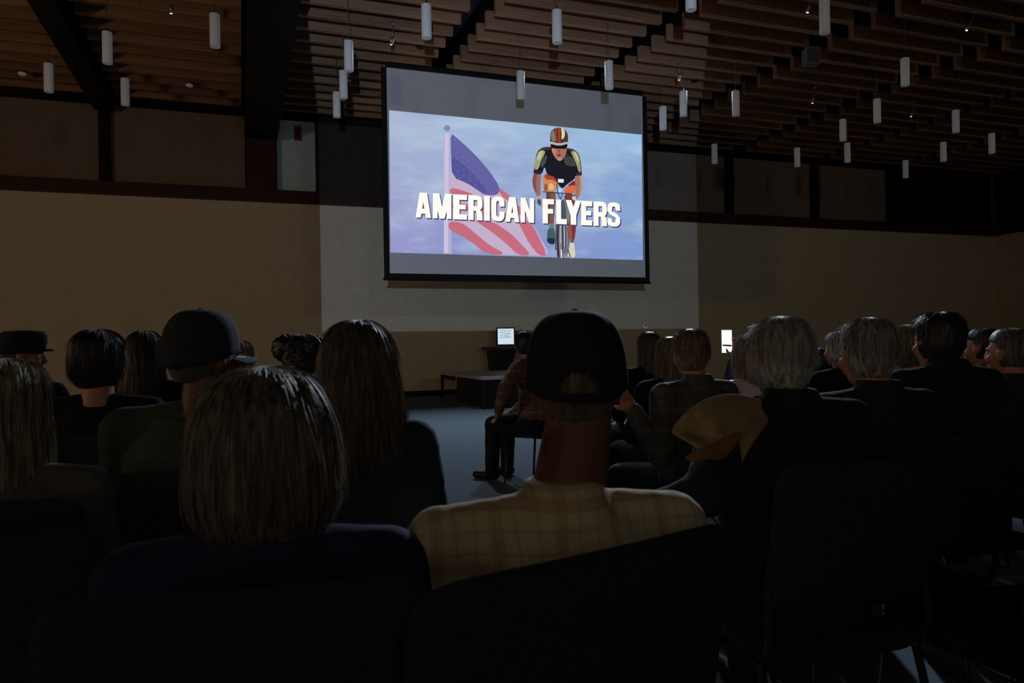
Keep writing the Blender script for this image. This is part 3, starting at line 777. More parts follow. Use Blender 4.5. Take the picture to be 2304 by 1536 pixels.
def make_hair(style, seed, amp, strands, open_a=62, wide=1.0, curly=0, part=0):
    rows = HAIRROWS[style]; NA, NR = 84, 46
    z0, z1 = rows[0][0], rows[-1][0]
    # resample by arc parameter
    def samp(t):
        x = t*(len(rows)-1); i = min(int(x), len(rows)-2); f = x-i
        g = lambda k: rows[max(0, min(len(rows)-1, k))]
        def cr(j):
            a, b_, c, d = g(i-1)[j], g(i)[j], g(i+1)[j], g(i+2)[j]
            return .5*((2*b_)+(-a+c)*f+(2*a-5*b_+4*c-d)*f*f+(-a+3*b_-3*c+d)*f**3)
        return cr(0), max(.004, cr(1))
    off = Vector((seed*3.1, seed*1.7, seed*.9))
    def pt(a, t, extra=0):
        z, r = samp(t)
        ry = r*1.17 + (.0 if r < .02 else .004); cy = -.014
        af = (math.degrees(a)+180) % 360-180        # 0 = front (+Y)
        r2 = r*wide
        d = noise.noise(Vector((math.cos(a)*3.2, math.sin(a)*3.2, z*6))+off)*amp*1.3
        d += noise.noise(Vector((math.cos(a)*13, math.sin(a)*13, z*9))+off)*amp*.8
        if curly: d += noise.noise(Vector((math.cos(a)*7, math.sin(a)*7, z*60))+off)*curly
        d *= min(1, t*6)
        if part: d -= part*math.exp(-((math.sin(a)-.25)/.12)**2)*max(0, 1-t*3)
        k = 1.0
        fr = abs(af)
        if z < .055:
            w = min(1, (.055-z)/.03)
            if fr < open_a: k = 1-.42*w
            elif fr < open_a+18: k = 1-.42*w*(1-(fr-open_a)/18)
        return Vector((math.sin(a)*(r2*k+d+extra), cy+math.cos(a)*(ry*k+d+extra), z+extra*.15))
    b = MB(); vs, fs = [], []
    for i in range(NR+1):
        for k in range(NA): vs.append(pt(2*PI*k/NA, i/NR))
    for i in range(NR):
        for k in range(NA):
            k2 = (k+1) % NA; fs.append((i*NA+k, i*NA+k2, (i+1)*NA+k2, (i+1)*NA+k))
    c = len(vs); vs.append((0, -.014, z0+.001)); 
    for k in range(NA): fs.append((c, (k+1) % NA, k))
    c = len(vs); vs.append((0, -.014, z1+.03))
    for k in range(NA): fs.append((c, NR*NA+k, NR*NA+(k+1) % NA))
    b.add(vs, fs)
    rnd = random.Random(seed)
    for _ in range(strands):
        a = rnd.uniform(open_a*PI/180*.95, 2*PI-open_a*PI/180*.95)
        t0 = rnd.uniform(.02, .55); t1 = min(1.03, t0+rnd.uniform(.25, .6)) if style not in ('short','crop') else min(1, t0+rnd.uniform(.08,.2))
        w = rnd.uniform(-.12, .12); ex = rnd.uniform(.0005, .004)*(1.6 if style in ('bob','long') else 1); fly = rnd.random()**4*.018
        pts = []
        for q in range(7):
            f = q/6; pts.append(pt(a+w*f, min(1, t0+(t1-t0)*f), ex+fly*f*f))
        r = rnd.uniform(.0005, .0011)
        b.tube(pts, [r]*5+[r*.8, r*.2], 3, False)
    return b

def make_cap(back_open=True):
    """baseball cap, brim towards +Y; head-centred coordinates"""
    NA, NR = 96, 32; vs, fs = [], []
    b = MB()
    def pt(i, k, off=0):
        a = 2*PI*k/NA; t = i/NR
        phi = t*PI/2
        zb = -.004+.026*math.cos(a)            # rim: lower at the back
        top = .134
        r = math.sin(phi)**.62
        seam = .0016*abs(math.cos(a*3))**12*-1
        h = math.cos(phi)**.78
        return (math.sin(a)*(.0945*r+off+seam), -.012+math.cos(a)*(.112*r+off+seam), zb+(top-zb)*h+off*.5)
    for i in range(NR+1):
        for k in range(NA): vs.append(pt(i, k))
    for i in range(NR):
        for k in range(NA):
            a = abs(((k+.5)/NA*360)-180)
            if back_open:
                w = (NR-i-.5); # rows above the rim
                if 1.2 < w < 6 and (a/22)**2+((w-1.2)/3.9)**2 < 1: continue
            k2 = (k+1) % NA; fs.append((i*NA+k, i*NA+k2, (i+1)*NA+k2, (i+1)*NA+k))
    b.add(vs, fs); crown = b
    bb = MB(); bb.ell((0,-.012,.135), (.009,.009,.006), 12, 8)
    br = MB(); vs, fs = [], []
    N = 20; Mr = 8
    for s in (0, 1):
        for i in range(N+1):
            a = rad(-68+136*i/N)
            for j in range(Mr+1):
                r0 = Vector((math.sin(a)*.093, -.012+math.cos(a)*.110))
                L = .072*math.cos(a*.95)**.45 if abs(a*.95) < PI/2 else 0
                t = j/Mr; x = r0.x*(1+.03*t); y = r0.y+L*t
                z = .008-.014*t-(x/.09)**2*.016-.004*s
                vs.append((x, y, z))
    n1 = (N+1)*(Mr+1)
    for s in (0, 1):
        for i in range(N):
            for j in range(Mr):
                a = s*n1+i*(Mr+1)+j; q = (a, a+1, a+Mr+2, a+Mr+1); fs.append(q if s else q[::-1])
    for i in range(N):
        a = i*(Mr+1)+Mr; fs.append((a, a+Mr+1, n1+a+Mr+1, n1+a))
    br.add(vs, fs)
    return crown, bb, br

def person(px, ytop, d, label, hair=('short', (120,115,110), 300), shirt=None, look=None, torso=0, shoulder=1.0, shw=1.0,
           cap=None, collar=False, lh=None, rh=None, lhint=(-.6,-.3,-1), skin=None, vox=.009, headtop=.112, chair=True, chairlabel=None,
           glasses=False, hscale=1.0, lean=0, sd=0, knees=None, sleeve=1, open_a=62, curly=0, part=0, wide=1.0, rot_torso=None, bulk=1.0, eyes=True, chair_off=(0,0), chair_rot=0, hx=0, neckr=1, lhx=None, chair_w=1):
    skin = skin or SKIN
    cov = {'short': .122, 'crop': .117, 'full': .132, 'bob': .134, 'long': .132, 'straight': .125, None: .112}[hair[0] if hair else None]
    if cap: cov = .136
    hr = atD(px, ytop, d)
    ztop = hr.z
    hs = hscale
    hz = ztop-cov*hs               # head centre height
    S = (hz-.0)/1.20               # body scale in height
    # body frame
    tz = rad(torso)
    root = None
    X, Y = hr.x, hr.y
    ct, st = math.cos(tz), math.sin(tz)
    hxy = (hx, .03+lean)
    ox = X-(ct*hxy[0]-st*hxy[1]); oy = Y-(st*hxy[0]+ct*hxy[1])
    if look is None:
        look = math.degrees(math.atan2(-(5.1-X), SY-Y))
    hrot = rad(look-torso)
    lw = .185*shw
    z_sh = hz-.20-sd               # shoulder joint height
    # ---- head pieces
    def head(mb):
        H = Matrix.Translation((hxy[0], hxy[1], hz)) @ Matrix.Rotation(hrot, 4, 'Z') @ Matrix.Scale(hs, 4)
        for c, r in (((0,-.012,.018),(.076,.096,.094)), ((0,.025,-.03),(.062,.068,.085)), ((0,.032,-.078),(.047,.052,.036)),
                     ((0,.098,-.022),(.012,.02,.024)), ((0,.106,-.034),(.016,.012,.010)), ((0,.076,.014),(.052,.019,.012)),
                     ((0,.086,-.064),(.024,.012,.007)), ((0,.085,-.078),(.020,.011,.007)), ((0,.078,-.098),(.022,.016,.016)),
                     ((.042,.062,-.035),(.024,.022,.022)), ((-.042,.062,-.035),(.024,.022,.022)),
                     ((.078,-.004,-.014),(.010,.019,.031)), ((-.078,-.004,-.014),(.010,.019,.031)), ((.083,-.012,-.004),(.009,.013,.022)), ((-.083,-.012,-.004),(.009,.013,.022))):
            mb.ell(c, r, 18, 12, H)
        return H
    def torso_rows(g):
        zs = z_sh
        R = [(.44,.165,.115,-.005), (.50,.178,.13,-.005), (.60,.168,.125,0), (.72,.158,.118,.005), (zs-.18,.168,.118,.006), (zs-.08,.178,.112,.0+lean*.5), (zs-.02,.165,.095,lean*.8), (zs+.03,.115,.075,lean*.9), (zs+.055,.07,.062,lean)]
        return [(z, rx*(.5+.5*shw)*bulk+g, ry*bulk+g, cy) for z, rx, ry, cy in R]
    SHL = {s: Vector((s*lw, lean*.7, z_sh-.005)) for s in (-1, 1)}
    W = {}
    for s, tgt in ((-1, lh), (1, rh)):
        if tgt is None: T = Vector((s*.10, .30, .64))
        else:
            w = Vector(tgt); w = Vector((w.x-ox, w.y-oy, w.z)); T = Vector((ct*w.x+st*w.y, -st*w.x+ct*w.y, w.z))
        hint = (s*.6, -.3, -1) if tgt is None else (s*.5, -.1, -1)
        if s < 0 and lhx: hint = lhx
        e, w = ik(SHL[s], T, .29, .26, hint); W[s] = (e, w)
    kn = knees or {-1: (-.14, .44), 1: (.14, .44)}
    def arms(mb, g, upto=2, k=1.0):
        for s in (-1, 1):
            e, w = W[s]
            mb.capsule(SHL[s], e, .050*k+g, .042*k+g)
            if upto == 2: mb.capsule(e, w, .042*k+g*.9, .029*k+g*.8)
    def legs(mb, g):
        lk = .5+.5*bulk
        for s in (-1, 1):
            kx, ky = kn[s]
            mb.capsule((s*.09, 0, .53), (kx, ky, .50), .088*lk+g, .062*lk+g)
            mb.capsule((kx, ky, .50), (kx+s*.01, ky+.02, .10 if g < 0 else .075), .058*lk+g, .040*lk+g*1.3)
    # ---- continuous body
    b = MB()
    H = head(b)
    b.capsule((0, lean*.9-.012, z_sh+.02), (hxy[0], hxy[1]-.02, hz-.06), .062*neckr, .054*neckr)
    b.rings(torso_rows(-.012)); b.capsule(SHL[-1], SHL[1], .045, .045)
    arms(b, -.008); legs(b, -.012)
    for s in (-1, 1):
        e, w = W[s]; f = (w-e).normalized()
        if (lh if s < 0 else rh) is None: f = (f+Vector((0,.4,-.25))).normalized()
        hand(b, w, f, (0, -.2, 1) if (lh if s < 0 else rh) is None else (0,-1,.2), s, .5)
        kx, ky = kn[s]
        b.capsule((kx+s*.01, ky+.02, .08), (kx+s*.02, ky+.14, .045), .036, .03)
    me = remeshed(b, 'person', vox, 3, fac=.4)
    o = link_mesh('person', me, skin); o.location = (ox, oy, 0); o.rotation_euler = (0, 0, tz)
    tag(o, label, 'person')
    cv = max(vox, .0095)
    # ---- clothing
    b = MB(); b.rings(torso_rows(.014)[1:-1] if not collar else torso_rows(.014)[1:-1]); b.capsule(SHL[-1], SHL[1], .062, .062)
    # trapezius slopes
    for s in (-1, 1): b.capsule((s*.05, lean-.01, z_sh+.035), (s*lw*.95, lean*.7, z_sh+.008), .045, .055)
    arms(b, .016, 2, 1.05)
    if collar:
        b.rings([(z_sh+.02,.085,.08,lean-.015), (z_sh+.06,.078,.072,lean-.015), (z_sh+.10,.073,.070,lean-.02)], 28)
        b.rings([(z_sh+.03,.095,.09,lean-.02), (z_sh+.075,.084,.078,lean-.02)], 28)
    me = remeshed(b, 'shirt', cv, 4, wrinkle=.004, wscale=.09, fac=.5)
    link_mesh('jacket' if collar else 'shirt', me, shirt or M_chair, o)
    b = MB(); legs(b, .012); b.rings([(.435,.17*(.5+.5*shw)*bulk,.125*bulk,-.005),(.46,.19*(.5+.5*shw)*bulk,.142*bulk,-.005),(.54,.19*(.5+.5*shw)*bulk,.144*bulk,-.003),(.58,.18*(.5+.5*shw)*bulk,.13*bulk,0)])
    link_mesh('trousers', remeshed(b, 'trousers', .012, 3, wrinkle=.003), TROU, o)
    for s in (-1, 1):
        kx, ky = kn[s]; b = MB()
        x, y = kx+s*.012, ky+.02
        vs = []
        b.capsule((x, y-.03, .045), (x+s*.012, y+.16, .04), .045, .038, flat=(1, 1)); b.capsule((x, y, .06), (x, y, .11), .045, .043)
        me = remeshed(b, 'shoe', .01, 3)
        for v in me.vertices: v.co.z = max(v.co.z, .002)
        link_mesh('shoe', me, SHOE, o)
    HH = Vector((hxy[0], hxy[1], hz))
    def onhead(mb, name, m, smooth=True, parent=o):
        q = mb.build(name, m, parent, smooth=smooth)
        if parent is o: q.location = HH; q.rotation_euler = (0, 0, hrot); q.scale = (hs,)*3
        return q
    if hair:
        st_, hc, ns = hair[:3]
        hm = hairmat('hair_%d_%d_%d' % tuple(hc), lin(hc), lin(hair[3]) if len(hair) > 3 else None)
        hb = make_hair(st_, int(px), .0035 if not curly else .006, ns, open_a, wide, curly, part)
        if cap:
            hb.v = [(x*.985, (y+.014)*.985-.014, min(z, .05)) if z > .05 else (x*.97, y*.97, z) for x, y, z in hb.v]
        onhead(hb, 'hair', hm)
    if cap:
        cmat = cap['m']
        if cap.get('kind') == 'flat':
            b = MB(); b.rings([(.012,.088,.108,-.01),(.03,.095,.115,-.008),(.07,.1,.122,-.006),(.105,.096,.116,.0),(.128,.07,.09,.01),(.134,.02,.03,.01)], 36); c_ = onhead(b, 'cap', cmat)
            b = MB(); b.rings([(.02,.07,.06,.085),(.034,.07,.056,.085)], 28); onhead(b, 'cap_peak', cmat, parent=c_)
        else:
            cr, bt, br = make_cap(cap.get('open', False))
            c_ = onhead(cr, 'cap', cmat)
            md = c_.modifiers.new('s', 'SOLIDIFY'); md.thickness = .0025; md.offset = 1
            onhead(bt, 'cap_button', cmat, parent=c_); onhead(br, 'cap_brim', cap.get('bm', cmat), parent=c_)
    if eyes:
        for s in (-1, 1):
            b = MB(); b.ell((s*.031,.077,-.006), (.0125,.0125,.0125), 12, 8); onhead(b, 'eye', EYE)
    if glasses:
        b = MB()
        for s in (-1, 1):
            ring = [(s*.033+math.cos(t*PI/8)*.024, .1, -.008+math.sin(t*PI/8)*.018) for t in range(17)]
            b.tube(ring, .0016, 6, False); b.tube([(s*.057,.098,-.004),(s*.075,.05,-.002),(s*.084,-.01,-.004)], .0016, 6)
        b.tube([(-.009,.1,-.004),(.009,.1,-.004)], .0016, 6)
        onhead(b, 'glasses', M_metal)
    if chair:
        ch_ = place_chair(ox+chair_off[0], oy+chair_off[1], tz+rad(chair_rot), chairlabel or ('chair under the '+label.split(' ', 1)[0]))
        ch_.scale = (chair_w, 1, 1)
    return o, HH, (ox, oy)

F = lambda n, c, **k: mat(n, lin(c), .9, 60, .15, spec=.15, **k)
plaid_tan = plaid('tan_plaid', lin((204,190,154)), lin((172,156,118)), lin((178,144,108)))
plaid_red = plaid('red_plaid', lin((112,78,66)), lin((84,40,36)), lin((140,124,104)), .03)
plaid_dark = plaid('dark_plaid', lin((84,80,72)), lin((48,50,52)), lin((104,98,88)), .03)
navy_cap = mat('black_cap_cloth', lin((30,36,44)), .9, 150, .2)

# front row nearest the camera
person(1293, 700, 1.42, 'person in a black back-strap cap and tan plaid shirt, nearest the camera', ('crop', (110,92,74), 700), plaid_tan, torso=-6, look=-22, sd=.075, hx=.045, neckr=1.15, chair_off=(-.14,-.01), chair_w=1.24, chair_rot=20,
       shw=1.22, bulk=1.06, cap={'m': navy_cap, 'open': True}, collar=True, skin=SKIN_D, vox=.007, chairlabel='black padded chair of the person in the cap and tan plaid shirt')
person(598, 822, 1.25, 'person with a rounded grey bob and dark purple top, low in the foreground', ('bob', (146,134,116), 1500, (58,46,32)), F('dark_purple_top', (44,40,72)),
       torso=-8, look=-10, hscale=.96, wide=.98, sd=.01, collar=True, shw=1.08, vox=.007, open_a=45, chairlabel='black padded chair of the person with the rounded grey bob')
# second row
person(22, 806, 1.78, 'person with shoulder-length light hair at the left edge of the photo', ('straight', (176,164,138), 1500, (60,50,38)), F('speckled_grey_top', (92,90,88)),
       torso=-5, look=-20, vox=.008, open_a=48, chairlabel='black chair of the person with light shoulder-length hair')
person(458, 697, 2.15, 'person in a brimmed dark cap, looking right, with bare neck and grey-green shirt', ('crop', (96,84,70), 500), F('grey_green_shirt', (70,76,66)),
       torso=-6, look=-50, cap={'m': mat('faded_navy_cap', lin((44,48,54)), .9, 120, .2), 'bm': mat('blue_cap_brim', lin((50,60,84)), .9, 120, .2)}, glasses=True, skin=SKIN_D, vox=.008, shw=1.12, bulk=1.08, chairlabel='black chair of the person in the brimmed cap looking right')
person(808, 720, 2.0, 'person with long straight brown hair over a dark teal jacket', ('long', (112,96,84), 2200, (34,28,26)), F('dark_teal_jacket', (38,54,56)),
       torso=-10, look=-24, collar=True, vox=.008, open_a=45, part=.006, shw=1.0, hx=.045, chair_off=(-.03,0), chairlabel='black chair of the person with long brown hair')
person(1752, 712, 2.12, 'person with short white hair and dark jacket, tan coat at the left shoulder', ('short', (196,194,190), 1500, (110,104,96)), F('dark_blue_jacket', (34,40,46)),
       torso=-4, look=-18, collar=True, vox=.008, wide=.97, sd=-.02, shw=1.12, bulk=1.1, lh=atD(1450, 1150, 2.0), lhx=(-1,-.3,-.9), chairlabel='black chair of the white-haired person with the tan coat')
person(1948, 714, 2.55, 'person with combed grey hair and dark green jacket, right of the tan coat', ('short', (170,168,166), 1000, (90,84,78)), F('dark_green_jacket', (36,48,46)),
       torso=-2, look=-14, collar=True, vox=.008, wide=.95, sd=-.01, shw=1.1, bulk=1.05, chairlabel='black chair of the grey-haired person in dark green')
# third row
person(224, 740, 2.95, 'person with dark bobbed hair and black top, bare nape showing', ('full', (44,36,32), 500, (18,16,15)), F('black_top', (24,26,30)),
       torso=-6, look=-22, vox=.009, wide=.95, chairlabel='black chair of the person with the dark bob')
person(2108, 702, 3.0, 'person with short dark hair and big dark coat, tallest head at the right', ('crop', (44,40,38), 500, (20,18,18)), F('dark_grey_coat', (34,38,40)),
       torso=-2, look=-14, collar=True, vox=.009, wide=1.08, shw=1.2, bulk=1.15, sd=-.03, chairlabel='black chair of the dark-haired person in the big coat')
# fourth row
person(48, 742, 3.9, 'person in a dark flat cap with the face in profile, at far left', ('crop', (50,44,40), 200), F('black_coat', (26,26,28)),
       torso=-20, look=-76, cap={'m': mat('dark_flat_cap', lin((36,38,48)), .9, 100, .2), 'kind': 'flat'}, vox=.009, chairlabel='black chair of the person in the flat cap')
person(328, 743, 3.9, 'person with dark reddish hair, between the dark bob and the brimmed cap', ('long', (62,38,32), 700, (24,16,14)), F('black_knit', (22,22,24)),
       torso=-8, look=-22, vox=.009, wide=.92, chairlabel='black chair of the person with dark reddish hair')
person(537, 765, 4.3, 'person with light hair mostly hidden behind the brimmed cap', ('straight', (170,158,132), 400, (80,66,48)), F('beige_top', (110,98,80)),
       torso=-8, look=-25, vox=.010, chairlabel='black chair hidden behind the person in the brimmed cap')
o, HH, _ = person(678, 752, 3.45, 'person with dark curly hair gathered in two bunches', ('crop', (40,36,34), 300, (16,15,15)), F('charcoal_top', (34,34,36)),
       torso=-8, look=-22, vox=.010, curly=.012, chairlabel='black chair of the person with the two dark bunches')
b = MB()
for s in (-1, 1):
    me_ = []
    b.ell((s*.062, -.04, .052), (.058,.066,.062), 40, 30)
b.v = [tuple(Vector(v)+Vector(v).normalized()*(noise.noise(Vector(v)*45)*.014+noise.noise(Vector(v)*110)*.006)) for v in b.v]
q = b.build('hair_bunches', hairmat('hair_40_36_34', lin((40,36,34))), o, smooth=True); q.location = HH; q.rotation_euler = (0,0,rad(-14))
person(1552, 740, 3.7, 'person with short brown-grey hair and dark checked shirt, right of the black cap', ('short', (150,124,96), 900, (80,62,46)), plaid_dark,
       torso=8, look=-12, collar=True, vox=.009, shw=1.1, bulk=1.08, lh=atD(1424, 925, 3.5), chairlabel='black chair of the person in the dark checked shirt')
person(1690, 748, 4.3, 'person with a white-grey bob and pale top, left of the big white-haired head', ('bob', (186,182,176), 600, (80,74,70)), F('pale_grey_top', (130,130,126)),
       torso=-4, look=-18, vox=.010, wide=.82, open_a=50, chairlabel='black chair of the person with the white-grey bob')
person(2034, 730, 4.15, 'person with tousled pale blond hair, between two large heads at right', ('full', (186,172,146), 500, (96,84,66)), F('beige_scarf_top', (98,88,76)),
       torso=0, look=-10, vox=.010, wide=.95, chairlabel='black chair of the person with pale blond hair')
person(2268, 738, 3.6, 'person with thin cropped grey hair and face turned left, at the right edge', ('crop', (110,104,100), 300, (70,60,54)), F('dark_slate_jacket', (44,48,52)),
       torso=0, look=6, collar=True, vox=.008, chairlabel='black chair of the person at the right edge')
person(1885, 745, 5.0, 'person with silver hair seen as a sliver left of the combed grey head', ('short', (200,200,210), 400, (90,90,110)), F('dark_navy_top', (32,34,44)),
       torso=0, look=-8, vox=.010, chairlabel='black chair of the silver-haired person')
person(2208, 738, 4.5, 'person with a pale cheek in profile, between the two rightmost big heads', ('crop', (60,54,50), 200), F('black_sweater', (24,24,26)),
       torso=4, look=14, vox=.010, chairlabel='black chair of the person with the pale cheek')
person(1842, 782, 5.8, 'person with dark hair, low between the white and the combed grey heads', ('short', (36,34,32), 200), F('black_fleece', (22,24,24)),
       torso=0, look=-14, vox=.011, chairlabel='black chair of the low dark-haired person')
person(1505, 757, 4.6, 'person with brown hair seen as a sliver left of the checked shirt', ('straight', (150,132,110), 500, (50,42,38)), F('black_cardigan', (24,24,28)),
       torso=0, look=-18, vox=.010, chairlabel='black chair of the person left of the checked shirt')
person(1460, 746, 5.5, 'person with a neat dark bob lit along its edge, in a black top', ('straight', (96,88,82), 500, (34,30,30)), F('black_jumper', (24,26,34)),
       torso=0, look=-18, vox=.010, shw=1.05, chairlabel='black chair of the person with the neat dark bob')
ph_ = atD(1637, 800, 4.85)
person(1706, 760, 5.2, 'person in a mauve-grey shirt holding up a lit phone', ('short', (80,70,64), 200), F('mauve_grey_shirt', (92,88,104)),
       torso=2, look=16, vox=.009, shw=1.05, lh=ph_+Vector((.03,-.03,-.04)), chairlabel='black chair of the person holding the phone')
foot = {-1: (-.17,.40), 1: (.10,.42)}
person(1178, 745, 6.7, 'person in a red plaid shirt seated sideways, legs toward the open carpet', ('short', (26,24,24), 300), plaid_red,
       torso=38, look=-6, vox=.009, knees=foot, shw=1.3, bulk=1.3, lean=.14, lhx=(-1,-.3,-.2), lh=atD(1122, 925, 6.4), chairlabel='black chair of the person in red plaid by the open carpet')

# phone in the raised hand
pv = atD(1635, 768, 4.85)
phn = empty('phone', pv, rad(-24), 'bright white phone screen held up above the mauve-grey shoulder', 'phone')
b = MB(); b.box((-.036,-.004,-.078), (.036,.004,.078)); b.build('case', M_lecw, phn, bevel=.003)
b = MB(); b.box((-.033,-.0048,-.074), (.033,-.004,.074)); b.build('lit_screen', emit('phone_glow', lin((240,238,236)), 1.2), phn)

b = MB(); b.capsule(tuple(pv+Vector((.03,-.012,-.028))), tuple(pv+Vector((-.036,-.012,-.024))), .006, .005); b.v = [tuple(Vector(v)) for v in b.v]  # dark bar standing for the finger across the lit screen
fing = b.build('phone_finger', M_lecw, None, smooth=True); fing.parent = phn; fing.matrix_parent_inverse = (Matrix.Translation(pv) @ Matrix.Rotation(rad(-24), 4, 'Z')).inverted()
# tan coat with an orange lining draped over the white-haired person's left shoulder and chair
coat = empty('draped_coat', (0,0,0), 0, 'tan coat with orange lining draped over the left shoulder of the white-haired person', 'coat')
def A(px, py, d): return atD(px, py, d)
def drape(name, outline, d0, bulge, thick, m, res=.012, fold=.006, seed=0, dfun=None):
    """soft cloth lying over the shoulder: outline points carry their own distance"""
    pts = [atD(*p) for p in outline]
    c = sum(pts, Vector())/len(pts)
    back = -(F0)
    b = MB(); n_ = len(pts); K = 9; vs = []; fs = []
    for side in (0, 1):
        for k in range(K+1):
            t = k/K
            for p in pts:
                q = c.lerp(p, t); h = bulge*(1-t*t)**.6 if side == 0 else bulge*(1-t*t)**.6*.35
                w = noise.noise(Vector((q.x*16+seed, q.y*16, q.z*9)))*fold*2
                th = thick*(1-t**4)
                vs.append(q+back*(h+w*(1-t**3)+(th if side == 0 else -th))+Vector((0,0,1))*(0))
    for side in (0, 1):
        o_ = side*(K+1)*n_
        for k in range(K):
            for i_ in range(n_):
                i2 = (i_+1) % n_; fs.append((o_+k*n_+i_, o_+k*n_+i2, o_+(k+1)*n_+i2, o_+(k+1)*n_+i_))
    o2 = (K+1)*n_
    for i_ in range(n_):
        i2 = (i_+1) % n_; fs.append((K*n_+i_, K*n_+i2, o2+K*n_+i2, o2+K*n_+i_))
    b.add(vs, fs)
    me = b.mesh(name); bm = bmesh.new(); bm.from_mesh(me); bmesh.ops.remove_doubles(bm, verts=bm.verts[:], dist=.0003); bm.to_mesh(me); bm.free()
    o_ = link_mesh(name, me, m, coat); md = o_.modifiers.new('s', 'SUBSURF'); md.levels = 1; md.render_levels = 2
    for p_ in me.polygons: p_.use_smooth = True
    return o_
drape('shell', [(1752,912,2.07),(1700,890,2.03),(1650,880,2.0),(1605,886,1.97),(1562,906,1.94),(1530,935,1.92),(1496,972,1.9),(1528,985,1.87),(1560,1005,1.85),(1590,1024,1.84),(1614,1052,1.84),(1628,1085,1.86),(1640,1118,1.88),(1655,1080,1.88),(1672,1040,1.88),(1694,1000,1.9),(1728,955,1.98)], 0, .022, .010, F('tan_coat_cloth', (156,134,102)), fold=.022)
drape('lining', [(1676,962,1.82),(1640,980,1.81),(1600,998,1.80),(1560,1014,1.79),(1530,1030,1.79),(1560,1044,1.79),(1600,1032,1.79),(1622,1040,1.80),(1640,1020,1.81),(1664,1000,1.82)], 0, .008, .006, F('orange_lining_cloth', (122,84,52)), fold=.016, seed=5)
# empty chairs of the nearest row
p = atD(40, 1200, 1.42); place_chair(p.x-.1, p.y+.1, rad(-4), 'empty black chair in the bottom left corner')
p = atD(2330, 1100, 1.9); place_chair(p.x+.1, p.y+.1, rad(-3), 'black chair at the right edge with a dark red jacket over its back')
jx = empty('hung_jacket', (p.x+.1, p.y+.1, 0), rad(-3), 'dark red jacket hung over the chair back at the right edge', 'jacket')
b = MB()
b.capsule((-.2,-.29,.9), (.2,-.29,.9), .055, .055); b.capsule((-.17,-.32,.88), (-.15,-.34,.6), .06, .05); b.capsule((.17,-.32,.88), (.15,-.34,.6), .06, .05); b.capsule((0,-.33,.88), (0,-.34,.6), .07, .07); 
link_mesh('shell', remeshed(b, 'shell', .01, 4, wrinkle=.007), F('dark_red_cloth', (110,34,26)), jx)
b = MB(); b.capsule((-.08,-.27,.965), (.08,-.27,.965), .022, .022); link_mesh('collar', remeshed(b, 'collar', .008, 3), F('dark_red_cloth', (110,34,26)), jx)

# ------------------------------------------------------------------ lights
w = bpy.data.worlds.new('world'); sc.world = w; w.use_nodes = True
w.node_tree.nodes['Background'].inputs[0].default_value = (.5,.6,.8,1); w.node_tree.nodes['Background'].inputs[1].default_value = 0.002

# the projector on its cart behind the audience; its black level spills past the screen as a dim rectangle
PJ = Vector((-.8, -2.5, 1.75))
pj = empty('projector', (PJ.x, PJ.y, 0), 0, 'projector on a cart behind the audience', 'projector')
b = MB(); b.box((-.25,-.42,PJ.z-.1), (.25,-.05,PJ.z+.08)); b.build('housing', M_lecw, pj, bevel=.01)
b = MB(); b.box((-.3,-.5,.9), (.3,.0,.93)); b.box((-.3,-.5,.2), (.3,0,.23)); b.box((-.3,-.5,PJ.z-.14),(.3,0,PJ.z-.1)); b.build('shelf', M_girder, pj)
for x in (-.28,.28):
    for y in (-.48,-.02):
        b = MB(); b.box((x-.015,y-.015,0), (x+.015,y+.015,PJ.z-.12)); b.build('leg', M_girder, pj)
ld = bpy.data.lights.new('projector_beam', 'SPOT'); lo = bpy.data.objects.new('projector_beam', ld); C.objects.link(lo)
lo.location = PJ; lo.rotation_euler = (rad(90), 0, 0)
ld.spot_size = rad(130); ld.spot_blend = 0; ld.shadow_soft_size = .02; ld.energy = 1350; ld.color = (.66,.87,1.2)
ld.use_nodes = True; nt = ld.node_tree; em = nt.nodes['Emission']
tc = add(nt, 'ShaderNodeTexCoord'); s_ = add(nt, 'ShaderNodeSeparateXYZ'); nt.links.new(tc.outputs['Normal'], s_.inputs[0])
def mth(op, a, c):
    n_ = add(nt, 'ShaderNodeMath', operation=op)
    for i, v in enumerate((a, c)):
        if isinstance(v, (int, float)): n_.inputs[i].default_value = v
        else: nt.links.new(v, n_.inputs[i])
    return n_.outputs[0]
az = mth('ABSOLUTE', s_.outputs['Z'], 0)
u = mth('DIVIDE', s_.outputs['X'], az); v = mth('DIVIDE', s_.outputs['Y'], az)
wl, wr = atY(722, 600, WY), atY(1570, 600, WY); wb = atY(1150, 743, WY).z
dY = WY-PJ.y
m1 = mth('GREATER_THAN', u, (wl.x-PJ.x)/dY); m2 = mth('LESS_THAN', u, (wr.x-PJ.x)/dY)
m3 = mth('GREATER_THAN', v, (wb-PJ.z)/dY); m4 = mth('LESS_THAN', v, .37)
mm = mth('MULTIPLY', mth('MULTIPLY', m1, m2), mth('MULTIPLY', m3, m4))
nt.links.new(mth('MULTIPLY', mm, 1.0), em.inputs['Strength'])

def area(name, loc, tgt, sx, sy, e, c, spread=PI):
    l = bpy.data.lights.new(name, 'AREA'); l.shape = 'RECTANGLE'; l.size = sx; l.size_y = sy; l.energy = e; l.color = c; l.spread = spread
    o = bpy.data.objects.new(name, l); C.objects.link(o); o.location = loc
    o.rotation_euler = (Vector(tgt)-Vector(loc)).to_track_quat('-Z', 'Y').to_euler(); return o
# unseen warm area light added at the back left, with no lamp body
area('back_left_light', (-6.5, -7.5, 2.4), (1, 17, 2.4), 3.0, 2.2, 40, (1, .80, .58))
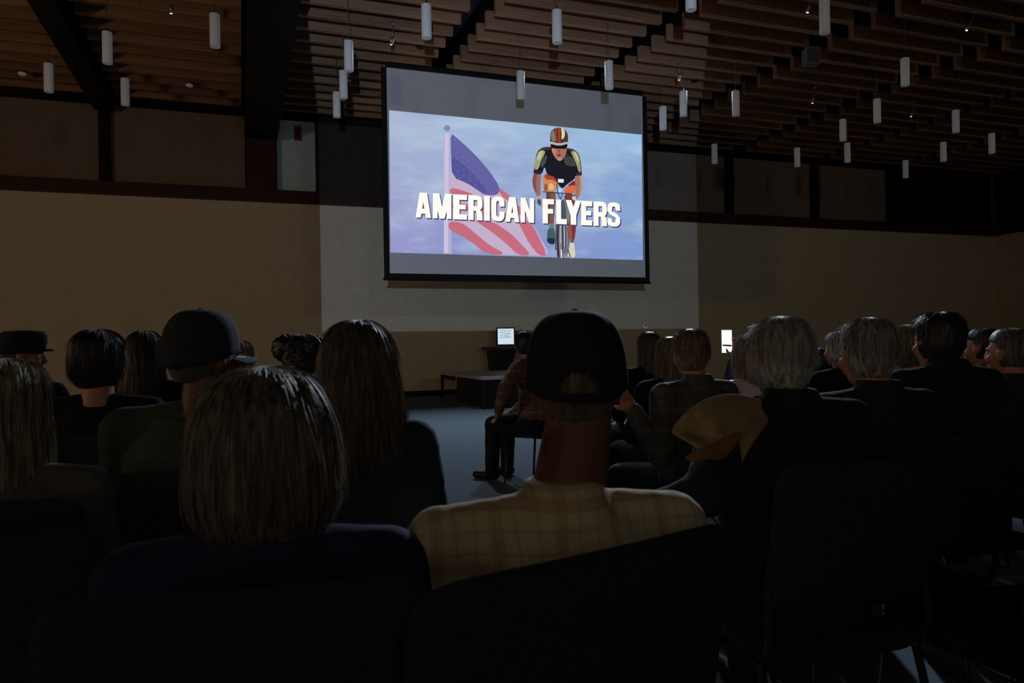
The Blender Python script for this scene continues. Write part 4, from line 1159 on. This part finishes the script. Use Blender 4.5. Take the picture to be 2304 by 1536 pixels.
# lamps added high on the back wall as dim fill for walls and ceiling
for i, x in enumerate((0.5, 8.5, 16.5)):
    g = empty('added_fill_lamp', (x, YB, 5.0), 0, ['added fill lamp high on the back wall at the left', 'added fill lamp high on the back wall in the middle', 'added fill lamp high on the back wall at the right'][i], 'wall lamp')
    b = MB(); b.box((-.3,0,0), (.3,.14,.16)); b.build('housing', M_girder, g, bevel=.01)
    a_ = area('fill_light', (x, YB+.2, 5.08), (x, 17.4, 4.6), .5, .12, (7, 11, 11)[i], (1, .88, .72), rad(70))
# warm lamp added unseen on the left wall for the glow from that side
sc_ = empty('added_left_lamp', (XL, 4, 2.7), 0, 'added warm lamp on the left wall, out of view', 'wall lamp')
b = MB(); b.rings([(-.16,.05,.05,.0,.08),(-.15,.09,.09,0,.1),(.15,.09,.09,0,.1),(.16,.05,.05,0,.08)], 20); b.build('shade', M_glass, sc_, smooth=True)
area('added_left_light', (XL+.3, 4, 2.7), (1, 17, 2.6), .5, .5, 92, (1, .66, .40))
# cool downlights added to brighten the front carpet and rim the audience
def spot(name, loc, tgt, e, c, ang, blend=.8):
    l = bpy.data.lights.new(name, 'SPOT'); l.energy = e; l.color = c; l.spot_size = rad(ang); l.spot_blend = blend; l.shadow_soft_size = .1
    o = bpy.data.objects.new(name, l); C.objects.link(o); o.location = loc
    o.rotation_euler = (Vector(tgt)-Vector(loc)).to_track_quat('-Z', 'Y').to_euler(); return o
for i, x in enumerate((3.0, 5.6, 8.6)):
    spot('added_downlight', (x, 12.6, HC-.04), (x-.8, 8.0, 0), (430, 430, 110)[i], (.72, .86, 1), 105, 1)
    if i == 2: spot('added_downlight', (x, 12.6, HC-.04), (0.9, 2.0, 1.4), 4200, (.74, .85, 1), 26, 1)  # extra beam added for rim light on the nearest heads
    g = empty('added_downlight_housing', (x, 12.6, HC-.03), 0, ['added black downlight left of the three over the front carpet','added black downlight in the middle of the three over the front carpet','added black downlight right of the three over the front carpet'][i], 'downlight')
    b = MB(); b.rings([(0.03,.07,.07,0),(.0301,.06,.06,0),(.2,.06,.06,0),(.24,.03,.03,0),(.32,.02,.02,0)], 18); b.build('housing', M_girder, g, smooth=True)

bpy.data.scenes.remove(TMP)
